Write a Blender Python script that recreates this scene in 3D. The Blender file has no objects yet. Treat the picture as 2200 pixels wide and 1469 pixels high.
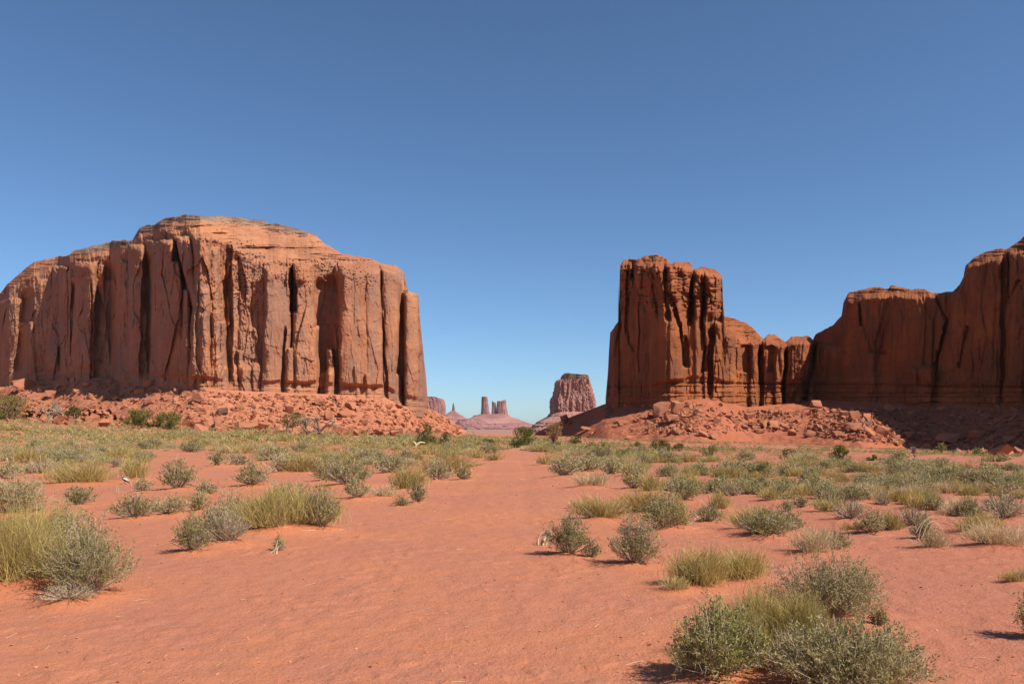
import bpy, math, random
import numpy as np
from mathutils import Vector

# ------------------------------------------------------------------ camera, sky, sun
F = 1711.0            # focal length in photo pixels (28 mm on 36 mm)
HY = 915.0            # horizon row in the photo
EYE = 1.7
SUN_EL, SUN_AZ = 47.0, 31.0    # sun to the right, AZ degrees towards the viewer
scene = bpy.context.scene
cam_d = bpy.data.cameras.new("camera"); cam_d.lens = 28.0; cam_d.sensor_width = 36.0
cam_d.clip_start = 0.05; cam_d.clip_end = 200000
cam_d.shift_y = (HY - 734.5) / 2200.0
cam = bpy.data.objects.new("camera", cam_d); scene.collection.objects.link(cam)
cam.location = (0, 0, EYE); cam.rotation_euler = (math.radians(90), 0, 0)
scene.camera = cam
world = bpy.data.worlds.new("World"); scene.world = world; world.use_nodes = True
wn = world.node_tree.nodes; wl = world.node_tree.links
for n in list(wn): wn.remove(n)
sky = wn.new("ShaderNodeTexSky"); sky.sky_type = 'NISHITA'; sky.sun_disc = False
sky.sun_elevation = math.radians(SUN_EL); sky.sun_rotation = math.radians(90 + SUN_AZ)
sky.altitude = 1000; sky.air_density = 0.8; sky.dust_density = 1.0; sky.ozone_density = 7.0
bg = wn.new("ShaderNodeBackground"); bg.inputs[1].default_value = 0.102
wo = wn.new("ShaderNodeOutputWorld")
tint = wn.new('ShaderNodeMix'); tint.data_type = 'RGBA'; tint.blend_type = 'MULTIPLY'; tint.inputs[0].default_value = 1.0; tint.inputs[7].default_value = (0.95, 0.99, 0.94, 1)
wl.new(sky.outputs[0], tint.inputs[6]); wl.new(tint.outputs[2], bg.inputs[0]); wl.new(bg.outputs[0], wo.inputs[0])
sd = bpy.data.lights.new("sun", 'SUN'); sd.energy = 5.0; sd.angle = math.radians(0.5); sd.color = (1.0, 0.95, 0.88)
sun = bpy.data.objects.new("sun", sd); scene.collection.objects.link(sun)
e_, a_ = math.radians(SUN_EL), math.radians(SUN_AZ)
SUNV = Vector((math.cos(e_) * math.cos(a_), -math.cos(e_) * math.sin(a_), math.sin(e_)))
sun.rotation_euler = SUNV.to_track_quat('Z', 'Y').to_euler()
scene.view_settings.view_transform = 'Standard'; scene.view_settings.look = 'None'
scene.view_settings.exposure = 0.5; scene.view_settings.gamma = 1.0
rng = np.random.default_rng(7)

# ------------------------------------------------------------------ helpers
def hsh(ix, iy, seed):
    h = (ix.astype(np.int64) * 374761393 + iy.astype(np.int64) * 668265263 + seed * 2147483647) & 0xFFFFFFFF
    h = ((h ^ (h >> 13)) * 1274126177) & 0xFFFFFFFF
    h = (h ^ (h >> 16)); h = (h * 2246822519) & 0xFFFFFFFF
    return ((h ^ (h >> 15)) & 0xFFFFFF) / float(0x1000000)
def pn(x, y, seed=0):
    """gradient noise, about -1..1"""
    x = np.asarray(x, float); y = np.asarray(y, float)
    x, y = np.broadcast_arrays(x, y)
    xi = np.floor(x); yi = np.floor(y); fx = x - xi; fy = y - yi
    u = fx ** 3 * (fx * (fx * 6 - 15) + 10); v = fy ** 3 * (fy * (fy * 6 - 15) + 10)
    def g(dx, dy):
        a = hsh(xi + dx, yi + dy, seed) * 2 * math.pi
        return np.cos(a) * (fx - dx) + np.sin(a) * (fy - dy)
    n0 = g(0, 0) * (1 - u) + g(1, 0) * u; n1 = g(0, 1) * (1 - u) + g(1, 1) * u
    return (n0 * (1 - v) + n1 * v) * 1.5
def fbm(x, y, seed=0, o=4, gain=0.5):
    s = 0; a = 1.0; f = 1.0
    for k in range(o):
        s = s + a * pn(x * f, y * f, seed + k * 17); a *= gain; f *= 2.03
    return s
def worley(x, y, seed=0):
    x = np.asarray(x, float); y = np.asarray(y, float)
    xi = np.floor(x); yi = np.floor(y)
    f1 = np.full(x.shape, 9.0); f2 = np.full(x.shape, 9.0); cid = np.zeros(x.shape)
    for dx in (-1, 0, 1):
        for dy in (-1, 0, 1):
            cx = xi + dx; cy = yi + dy
            px = cx + hsh(cx, cy, seed + 1); py = cy + hsh(cx, cy, seed + 2)
            d = np.hypot(px - x, py - y); m = d < f1
            f2 = np.where(m, f1, np.minimum(f2, d)); cid = np.where(m, hsh(cx, cy, seed + 3), cid); f1 = np.where(m, d, f1)
    return f1, f2, cid
def sstep(a, b, x):
    t = np.clip((x - a) / (b - a), 0, 1); return t * t * (3 - 2 * t)
def itp(x, pts):
    pts = sorted(pts, key=lambda p: p[0])
    return np.interp(x, [p[0] for p in pts], [p[1] for p in pts])

def mesh_np(name, V, faces, smooth=False, attrs=None):
    """faces: list of (n,k) int arrays"""
    me = bpy.data.meshes.new(name)
    V = np.asarray(V, dtype=np.float32)
    loops = np.concatenate([f.ravel() for f in faces]).astype(np.int32)
    tot = np.concatenate([np.full(len(f), f.shape[1], np.int32) for f in faces])
    st = np.concatenate([[0], np.cumsum(tot)[:-1]]).astype(np.int32)
    me.vertices.add(len(V)); me.vertices.foreach_set("co", V.ravel())
    me.loops.add(len(loops)); me.loops.foreach_set("vertex_index", loops)
    me.polygons.add(len(tot)); me.polygons.foreach_set("loop_start", st); me.polygons.foreach_set("loop_total", tot)
    me.polygons.foreach_set("use_smooth", np.full(len(tot), smooth))
    for k, v in (attrs or {}).items():
        a = me.attributes.new(k, 'FLOAT', 'POINT'); a.data.foreach_set("value", np.asarray(v, np.float32).ravel())
    me.update(calc_edges=True); return me
def ob(name, me, mat=None, parent=None, loc=None):
    o = bpy.data.objects.new(name, me)
    scene.collection.objects.link(o)
    if mat is not None and me is not None and len(me.materials) == 0: me.materials.append(mat)
    if parent is not None: o.parent = parent
    if loc is not None: o.location = loc
    return o
def tag(o, label=None, cat=None, group=None, kind=None):
    if label: o["label"] = label
    if cat: o["category"] = cat
    if group: o["group"] = group
    if kind: o["kind"] = kind
    return o
def grid_faces(nr, nc):
    i = np.arange(nr - 1)[:, None] * nc + np.arange(nc - 1)[None, :]
    return np.stack([i, i + 1, i + nc + 1, i + nc], -1).reshape(-1, 4)

# ------------------------------------------------------------------ materials
def newmat(name):
    m = bpy.data.materials.new(name); m.use_nodes = True
    nt = m.node_tree
    for n in list(nt.nodes): nt.nodes.remove(n)
    out = nt.nodes.new("ShaderNodeOutputMaterial")
    return m, nt, out
class NT:
    def __init__(s, nt): s.nt = nt
    def n(s, t, **k):
        x = s.nt.nodes.new(t)
        for a, b in k.items(): setattr(x, a, b)
        return x
    def l(s, a, b): s.nt.links.new(a, b)
    def noise(s, vec, scale, detail=4, rough=0.55, dist=0.0):
        x = s.n("ShaderNodeTexNoise"); x.inputs['Scale'].default_value = scale; x.inputs['Detail'].default_value = detail
        x.inputs['Roughness'].default_value = rough; x.inputs['Distortion'].default_value = dist
        s.l(vec, x.inputs['Vector']); return x.outputs['Fac']
    def mapping(s, vec, sc):
        x = s.n("ShaderNodeMapping"); x.inputs['Scale'].default_value = sc; s.l(vec, x.inputs['Vector']); return x.outputs[0]
    def ramp(s, fac, stops):
        x = s.n("ShaderNodeValToRGB"); cr = x.color_ramp
        while len(cr.elements) < len(stops): cr.elements.new(0.5)
        for e, (p, c) in zip(cr.elements, stops):
            e.position = p; e.color = (c, c, c, 1) if isinstance(c, (int, float)) else (*c, 1)
        s.l(fac, x.inputs[0]); return x.outputs[0]
    def mix(s, fac, a, b):
        x = s.n("ShaderNodeMix", data_type='RGBA')
        for v, i in ((fac, 0), (a, 6), (b, 7)):
            if hasattr(v, 'links'): s.l(v, x.inputs[i])
            elif isinstance(v, (int, float)): x.inputs[i].default_value = v
            else: x.inputs[i].default_value = (*v, 1)
        return x.outputs[2]
    def math(s, op, a, b=0.0):
        x = s.n("ShaderNodeMath", operation=op)
        for v, i in ((a, 0), (b, 1)):
            if hasattr(v, 'links'): s.l(v, x.inputs[i])
            else: x.inputs[i].default_value = v
        return x.outputs[0]

def rock_mat(name, base, dark, varnish, pale, vs=1.0, varn=0.6, bump=0.35, strata=0.25):
    m, nt, out = newmat(name); t = NT(nt)
    tc = t.n("ShaderNodeTexCoord").outputs['Object']
    c = t.mix(t.ramp(t.noise(tc, 0.05 * vs, 5, 0.6), [(0.35, 0.0), (0.65, 1.0)]), base, dark)
    # fresh orange patches
    c = t.mix(t.math('MULTIPLY', t.ramp(t.noise(tc, 0.035 * vs, 3, 0.5, 0.5), [(0.58, 0.0), (0.68, 1.0)]), 0.6), c, pale)
    # thin horizontal bedding
    st = t.noise(t.mapping(tc, (0.012 * vs, 0.012 * vs, 0.55 * vs)), 1.0, 5, 0.65, 0.3)
    c = t.mix(t.math('MULTIPLY', t.ramp(st, [(0.42, 1.0), (0.5, 0.0), (0.6, 0.0), (0.7, 0.6)]), strata), c, dark)
    # desert varnish in vertical streaks, on the steep faces only
    v1 = t.noise(t.mapping(tc, (0.16 * vs, 0.16 * vs, 0.012 * vs)), 1.0, 6, 0.62, 0.4)
    v2 = t.noise(tc, 0.022 * vs, 3, 0.5, 0.2)
    vv = t.ramp(t.math('ADD', t.math('MULTIPLY', v1, 0.55), t.math('MULTIPLY', v2, 0.45)), [(0.46, 0.0), (0.56, 1.0)])
    g = t.n("ShaderNodeNewGeometry"); sx = t.n("ShaderNodeSeparateXYZ"); t.l(g.outputs['Normal'], sx.inputs[0])
    steep = t.ramp(t.math('ABSOLUTE', sx.outputs[2]), [(0.35, 1.0), (0.6, 0.0)])
    c = t.mix(t.math('MULTIPLY', t.math('MULTIPLY', vv, steep), varn), c, varnish)
    # fine grain
    c = t.mix(t.math('MULTIPLY', t.noise(tc, 1.2 * vs, 6, 0.7), 0.4), c, dark)
    b = t.n("ShaderNodeBsdfPrincipled"); b.inputs['Roughness'].default_value = 0.9; b.inputs['Specular IOR Level'].default_value = 0.15
    t.l(c, b.inputs['Base Color'])
    bp = t.n("ShaderNodeBump"); bp.inputs['Strength'].default_value = 1.0; bp.inputs['Distance'].default_value = bump / vs
    h = t.math('ADD', t.noise(t.mapping(tc, (0.5 * vs, 0.5 * vs, 0.28 * vs)), 1.0, 8, 0.62), t.math('MULTIPLY', st, 0.6))
    t.l(h, bp.inputs['Height']); t.l(bp.outputs[0], b.inputs['Normal'])
    t.l(b.outputs[0], out.inputs[0]); return m

M = {}
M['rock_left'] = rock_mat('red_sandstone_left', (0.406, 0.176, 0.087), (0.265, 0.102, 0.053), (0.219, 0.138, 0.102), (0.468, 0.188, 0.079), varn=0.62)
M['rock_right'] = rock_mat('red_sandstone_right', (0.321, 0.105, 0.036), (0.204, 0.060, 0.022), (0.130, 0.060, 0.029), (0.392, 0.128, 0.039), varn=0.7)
M['rock_far'] = rock_mat('far_sandstone', (0.416, 0.205, 0.150), (0.281, 0.128, 0.098), (0.181, 0.103, 0.098), (0.471, 0.255, 0.196), vs=0.35, varn=0.5)  # paler and greyer than the near rock: haze put into the colour
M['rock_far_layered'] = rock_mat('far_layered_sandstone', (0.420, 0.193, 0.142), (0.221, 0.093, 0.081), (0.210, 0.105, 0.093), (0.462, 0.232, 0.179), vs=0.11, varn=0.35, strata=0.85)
M['rock_cap'] = rock_mat('pale_cap_rock', (0.306, 0.175, 0.102), (0.116, 0.062, 0.044), (0.087, 0.051, 0.036), (0.379, 0.233, 0.146), varn=0.2, strata=0.6)
M['boulder'] = rock_mat('boulder_rock', (0.400, 0.160, 0.081), (0.305, 0.113, 0.058), (0.208, 0.118, 0.086), (0.449, 0.193, 0.100), vs=2.0, varn=0.35)
M['boulder_grey'] = rock_mat('varnished_boulder_rock', (0.200, 0.105, 0.073), (0.155, 0.077, 0.055), (0.137, 0.082, 0.068), (0.273, 0.118, 0.073), vs=2.0, varn=0.5)

def sand_mat(name, near=True, cols=None):
    a, b_, c_, d_ = cols or ((0.426, 0.161, 0.084), (0.378, 0.147, 0.089), (0.473, 0.161, 0.069), (0.299, 0.102, 0.056))
    m, nt, out = newmat(name); t = NT(nt)
    tc = t.n("ShaderNodeTexCoord").outputs['Object']
    c = t.mix(t.ramp(t.noise(tc, 0.35, 5, 0.6, 0.3), [(0.38, 0.0), (0.62, 1.0)]), a, b_)
    c = t.mix(t.math('MULTIPLY', t.ramp(t.noise(t.mapping(tc, (1.0, 1.6, 1.0)), 2.6, 6, 0.7, 0.6), [(0.5, 0.0), (0.66, 1.0)]), 0.55), c, c_)
    c = t.mix(t.math('MULTIPLY', t.ramp(t.noise(tc, 0.02, 4, 0.6), [(0.45, 0.0), (0.65, 1.0)]), 0.5), c, d_ if not near else b_)
    c = t.mix(t.math('MULTIPLY', t.ramp(t.noise(tc, 45.0, 3, 0.6), [(0.56, 0.0), (0.7, 1.0)]), 0.75 if near else 0.0), c, d_)
    if near:
        at = t.n("ShaderNodeAttribute", attribute_name="loose")
        c = t.mix(at.outputs['Fac'], c, c_)
        sy = t.n('ShaderNodeSeparateXYZ'); t.l(tc, sy.inputs[0])
        c = t.mix(t.ramp(t.math('MULTIPLY', sy.outputs[1], 0.0002), [(0.16, 0.0), (0.34, 0.85)]), c, (0.30, 0.158, 0.115))
        # greyer crusted soil off the track to the right
        c = t.mix(t.ramp(t.math('MULTIPLY', sy.outputs[0], 0.1), [(0.12, 0.0), (0.55, 0.6)]), c, (0.345, 0.125, 0.078))
        # dark grit specks
        vo = t.n("ShaderNodeTexVoronoi"); vo.inputs['Scale'].default_value = 9.0; t.l(tc, vo.inputs['Vector'])
        c = t.mix(t.math('MULTIPLY', t.ramp(vo.outputs['Distance'], [(0.06, 1.0), (0.10, 0.0)]), 0.55), c, (0.2, 0.06, 0.04))
    b = t.n("ShaderNodeBsdfPrincipled"); b.inputs['Roughness'].default_value = 0.95; b.inputs['Specular IOR Level'].default_value = 0.1
    t.l(c, b.inputs['Base Color'])
    bp = t.n("ShaderNodeBump"); bp.inputs['Strength'].default_value = 0.75; bp.inputs['Distance'].default_value = 0.05 if near else 0.5
    if near:
        h = t.math('ADD', t.math('MULTIPLY', t.noise(tc, 5.0, 7, 0.62), 0.4), t.math('MULTIPLY', t.noise(tc, 38.0, 4, 0.65), 0.45))
        h = t.math('ADD', h, t.math('MULTIPLY', t.noise(tc, 14.0, 5, 0.65), 0.5))
    else:
        h = t.noise(tc, 0.8, 8, 0.7)
    t.l(h, bp.inputs['Height']); t.l(bp.outputs[0], b.inputs['Normal'])
    t.l(b.outputs[0], out.inputs[0]); return m
M['sand'] = sand_mat('red_sand')
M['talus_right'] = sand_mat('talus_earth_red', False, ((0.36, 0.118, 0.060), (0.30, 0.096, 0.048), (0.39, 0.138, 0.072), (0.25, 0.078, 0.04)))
M['talus'] = sand_mat('talus_earth', False, ((0.418, 0.162, 0.086), (0.357, 0.133, 0.071), (0.449, 0.188, 0.099), (0.310, 0.109, 0.057)))

# ------------------------------------------------------------------ terrain heights
MOUNDS = []       # (x, y, radius, height)
def G(X, Y, fine=True):
    X = np.asarray(X, float); Y = np.asarray(Y, float)
    Xc = np.clip(X, -500, 500)
    t = sstep(20, 150, Y); far = 1 - sstep(600, 1500, Y)
    z = -0.0075 * np.clip(Y, -50, 4000) * far - 0.033 * Xc * t * far
    z = z - 31.0 * sstep(440, 1500, Y)
    z = z + 0.10 * fbm(X / 9, Y / 9, 3, 3) * sstep(2, 30, Y) + 0.9 * fbm(X / 70, Y / 70, 5, 2) * sstep(60, 200, Y) * far
    z = z + 3.0 * fbm(X / 900, Y / 900, 8, 3) * sstep(1500, 3000, Y)
    if fine:
        z = z + 0.009 * fbm(X / 2.5, Y / 2.5, 11, 2) + 0.011 * fbm(X / 0.3, Y / 0.3, 14, 3) + 0.014 * sstep(0.15, 0.3, pn(X / 0.25, Y / 0.25, 16)) * sstep(0.0, 0.4, pn(X / 1.2, Y / 1.2, 17))
        # faint twin wheel ruts along the sandy track
        cx = -0.4 + 0.5 * pn(Y / 25, 0 * Y, 21)
        for s in (-0.85, 0.85):
            z = z - 0.014 * np.exp(-((X - cx - s) / 0.22) ** 2) * sstep(10, 20, Y) * (1 - sstep(70, 90, Y))
    return z
def G2(X, Y):
    z = G(X, Y); lo = np.zeros(np.shape(z))
    for (mx, my, r, h) in MOUNDS:
        sel = (np.abs(X - mx) < 2.6 * r) & (np.abs(Y - my) < 2.6 * r)
        if sel.any():
            e = np.exp(-(((X[sel] - mx) ** 2 + (Y[sel] - my) ** 2) / (r * r)))
            z[sel] += h * e; lo[sel] = np.maximum(lo[sel], e)
    return z, lo

# crest lines of the two rock masses: row of the cliff foot and its distance, by photo column
LBASE = [(-400, 830), (0, 828), (60, 822), (140, 818), (200, 812), (260, 822), (330, 828), (420, 836), (520, 842), (640, 846), (740, 850), (830, 856), (860, 872), (905, 882), (925, 878), (960, 897), (1015, 938), (1030, 952)]
LPLAN = [(-400, 830), (-120, 742), (-20, 728), (0, 690), (20, 668), (70, 658), (126, 650), (150, 612), (185, 598), (236, 590), (258, 556), (285, 546), (318, 532), (345, 512), (370, 500), (430, 484), (480, 490), (560, 505), (650, 520), (780, 545), (870, 566), (895, 575), (908, 590), (918, 618), (935, 626), (1030, 640)]
RBASE = [(1120, 956), (1140, 938), (1180, 914), (1230, 894), (1300, 868), (1330, 872), (1400, 876), (1440, 866), (1500, 858), (1550, 862), (1600, 876), (1650, 872), (1700, 864), (1760, 858), (1860, 860), (2000, 866), (2200, 866), (2800, 880)]
RPLAN = [(1120, 520), (1300, 505), (1308, 490), (1320, 474), (1400, 448), (1440, 436), (1500, 440), (1550, 448), (1600, 462), (1700, 478), (1760, 478), (1860, 446), (2000, 410), (2200, 362), (2450, 300), (2800, 240)]  # end past the right edge pulled nearer so the unseen wall shades the slope
def itps(x, pts, w):
    g = np.arange(-700, 3400, 5.0); v = itp(g, pts); n = int(w / 5) * 2 + 1
    k = np.hanning(n + 2); k = k / k.sum(); v = np.convolve(np.pad(v, (len(k) // 2,), mode='edge'), k, mode='valid')
    return np.interp(x, g, v)
def talus_h(X, Y, base, plan, k=0.56, off=0.0, nz=1.0):
    Yp = np.maximum(Y, 1.0); px = X / Yp * F + 1100
    yc = itps(px, plan, 45); zc = EYE - (itps(px, base, 10) - HY) / F * itp(px, plan)
    d = yc - off - Y
    s = np.maximum(d - 1.0, 0)
    fall = k * s * (1 - 0.16 * np.clip(s / 60, 0, 1)) + 0.5 * np.maximum(-d - off - 6, 0)
    n = nz * (1.6 * fbm(X / 16, Y / 16, 31, 3) + 0.5 * fbm(X / 3.5, Y / 3.5, 35, 3)) * np.clip(s / 8, 0.15, 1)
    return zc - fall + n
def TL(X, Y):
    px = X / np.maximum(Y, 1) * F + 1100
    return talus_h(X, Y, LBASE, LPLAN, itps(px, [(0, 0.34), (350, 0.38), (600, 0.5), (900, 0.55)], 60), off=itps(px, [(0, 8), (360, 12), (420, 17), (880, 16), (930, 2)], 30))
def TR(X, Y):
    px = X / np.maximum(Y, 1) * F + 1100
    k = itps(px, [(1100, 0.30), (1230, 0.22), (1300, 0.19), (1450, 0.20), (1700, 0.22), (1860, 0.20), (1960, 0.42), (2200, 0.5)], 40)
    return talus_h(X, Y, RBASE, RPLAN, k, off=itps(px, [(1290, 0), (1330, 8), (1420, 17), (1560, 15), (1760, 6)], 30), nz=0.7)
def H(X, Y):
    X = np.asarray(X, float); Y = np.asarray(Y, float)
    px = X / np.maximum(Y, 1) * F + 1100
    g = G(X, Y, False)
    l = np.where(px < 1030, TL(X, Y), -1e3); r = np.where(px > 1120, TR(X, Y), -1e3)
    return np.maximum(g, np.maximum(l, r))
YS = np.exp(np.linspace(math.log(3.0), math.log(700.0), 2200))
def hit_many(px, py):
    px = np.asarray(px, float); py = np.asarray(py, float); Yg = YS[YS > 90][::2]; outx = []; outy = []
    for a in range(0, len(px), 400):
        u = ((px[a:a + 400] - 1100) / F)[:, None]; h = H(u * Yg, Yg[None] + 0 * u); r = EYE - (py[a:a + 400, None] - HY) / F * Yg
        k = np.argmax(h >= r, axis=1); k = np.where((h >= r).any(1), k, np.argmin(r - h, axis=1)); y = Yg[k]
        outx.append(u[:, 0] * y); outy.append(y)
    return np.concatenate(outx), np.concatenate(outy)
def hit(px, py):
    """where the ray through photo pixel (px,py) meets the land"""
    u = (px - 1100) / F; h = H(u * YS, YS); r = EYE - (py - HY) / F * YS
    k = np.argmax(h >= r)
    if not (h >= r).any(): k = int(np.argmin(r - h))
    y = YS[k]
    if k > 0:
        d0 = r[k - 1] - h[k - 1]; d1 = r[k] - h[k]
        if d0 > d1: y = YS[k - 1] + (YS[k] - YS[k - 1]) * d0 / (d0 - d1 + 1e-9)
    return u * y, y
# ------------------------------------------------------------------ cliffs
MPP = 0.29
def pillars(PX, PY, L, seed=0):
    wx = PX + 3.5 * pn(PX / 40, PY / 55, seed + 5) + 1.2 * pn(PX / 9, PY / 22, seed + 6)
    R = np.zeros(PX.shape)
    for (xt, yt, xb, yb, wt, wb, prot, p) in L:
        t = np.clip((PY - yt) / (yb - yt), 0, 1.2)
        xc = xt + (xb - xt) * t; w = wt + (wb - wt) * t
        q = np.clip(np.abs(wx - xc) / w, 0, 1)
        f = (1 - q ** p) ** (1 / p)
        dt = np.clip((PY - yt + 2.0 * pn(PX / 5, PY / 5, seed + 9)) / (wt * 0.7), 0, 1)
        R = np.maximum(R, prot * f * np.sqrt(1 - (1 - dt) ** 2) * (PY > yt - 3))
    return R
def hollows(PX, PY, L, seed=0):
    wx = PX + 3.0 * pn(PX / 30, PY / 50, seed + 25) + 1.2 * pn(PX / 8, PY / 16, seed + 26)
    R = np.zeros(PX.shape)
    for (xt, yt, xb, yb, wt, wb, dep) in L:
        t = (PY - yt) / (yb - yt); tc = np.clip(t, 0, 1)
        xc = xt + (xb - xt) * tc; w = wt + (wb - wt) * tc
        q = np.clip(np.abs(wx - xc) / w, 0, 1)
        f = 1 - q ** 3
        e = sstep(-0.02, 0.10, t) * (1 - sstep(0.93, 1.03, t))
        R = np.maximum(R, dep * f * e)
    return R
def facets(x, z, seed, rnd=0.0):
    """irregular plates: each Voronoi cell is a tilted plane at its own depth (crisp broken edges)"""
    xi = np.floor(x); zi = np.floor(z)
    f1 = np.full(x.shape, 9.0); f2 = np.full(x.shape, 9.0); out = np.zeros(x.shape)
    for dx in (-1, 0, 1):
        for dz in (-1, 0, 1):
            cx = xi + dx; cz = zi + dz
            ax = x - (cx + hsh(cx, cz, seed + 1)); az = z - (cz + hsh(cx, cz, seed + 2))
            d = np.hypot(ax, az); m = d < f1
            v = (hsh(cx, cz, seed + 3) - 0.5) + (hsh(cx, cz, seed + 4) - 0.42) * 1.5 * ax + (hsh(cx, cz, seed + 5) - 0.35) * 0.5 * az
            f2 = np.where(m, f1, np.minimum(f2, d)); out = np.where(m, v, out); f1 = np.where(m, d, f1)
    e = f2 - f1
    return out + rnd * (sstep(0.0, 0.35, e) - 1) if rnd else out
def wall_noise(PX, PY, seed, amp=1.0, rnd=0.0):
    x = PX * MPP; z = PY * MPP
    wx = x + 2.0 * pn(x / 30, z / 60, seed + 1) + 0.35 * pn(x / 4, z / 6, seed + 21)
    wz = z + 6.0 * pn(x / 8, z / 60, seed + 22)
    r = 2.6 * amp * fbm(x / 34, z / 70, seed + 2, 3)
    big = sstep(-0.35, 0.35, pn(x / 30, z / 40, seed + 4))
    r = r + 4.6 * amp * facets(wx / 9.5, wz / 42, seed + 30, rnd) * (0.35 + 0.65 * big)
    r = r + 2.4 * amp * facets(wx / 4.2 + 3, wz / 16, seed + 31, rnd) * (0.25 + 0.75 * (1 - big))
    r = r + 1.1 * amp * facets(wx / 1.9, wz / 6.5, seed + 32) * sstep(-0.3, 0.3, pn(x / 14, z / 14, seed + 12))
    r = r + 0.45 * amp * facets(wx / 0.9, wz / 2.2, seed + 33)
    # ledges: short overhanging breaks along the bedding
    lz = z / 8 + 0.35 * pn(x / 9, z / 9, seed + 13)
    saw = lz - np.floor(lz)
    r = r + 1.1 * amp * saw * sstep(0.05, 0.5, pn(x / 11, z / 8, seed + 14))
    # hairline joints
    r = r - 0.7 * np.exp(-(pn(wx / 7, z / 60, seed + 16) / 0.035) ** 2) * sstep(-0.1, 0.3, pn(x / 20, z / 25, seed + 17))
    r = r + 0.22 * amp * fbm(x / 1.5, z / 1.5, seed + 15, 2)
    return r
def strata(PX, PY, seed, thick=1.6, amp=1.6, jt=1.0):
    x = PX * MPP; z = PY * MPP + 1.1 * pn(PX * MPP / 26, 0 * PX, seed) + 0.35 * pn(PX * MPP / 5, PY * MPP / 5, seed + 9)
    # uneven layers, each with its own set-back, broken here and there by joints
    lz = z / thick + 1.1 * pn(z / 5.0, 0 * z, seed + 1); li = np.floor(lz); fr = lz - li
    lay = hsh(li, li * 0 + 3, seed + 2)
    along = sstep(-0.35, 0.25, pn(x / 14, li * 3.7, seed + 8))
    gap = np.exp(-(np.minimum(fr, 1 - fr) / (0.08 + 0.08 * lay)) ** 2) * along
    bx = x / (2.0 + 7.0 * lay) + lay * 9 + 0.5 * pn(x / 6, li * 2.1, seed + 7); bi = np.floor(bx); bf = bx - bi
    blk = hsh(bi, li, seed + 3)
    jg = np.exp(-(np.minimum(bf, 1 - bf) / 0.05) ** 2) * sstep(0.3, 0.8, blk)
    return amp * (0.9 * lay + jt * 0.5 * blk - 0.8 * gap - jt * 0.5 * jg)

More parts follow.
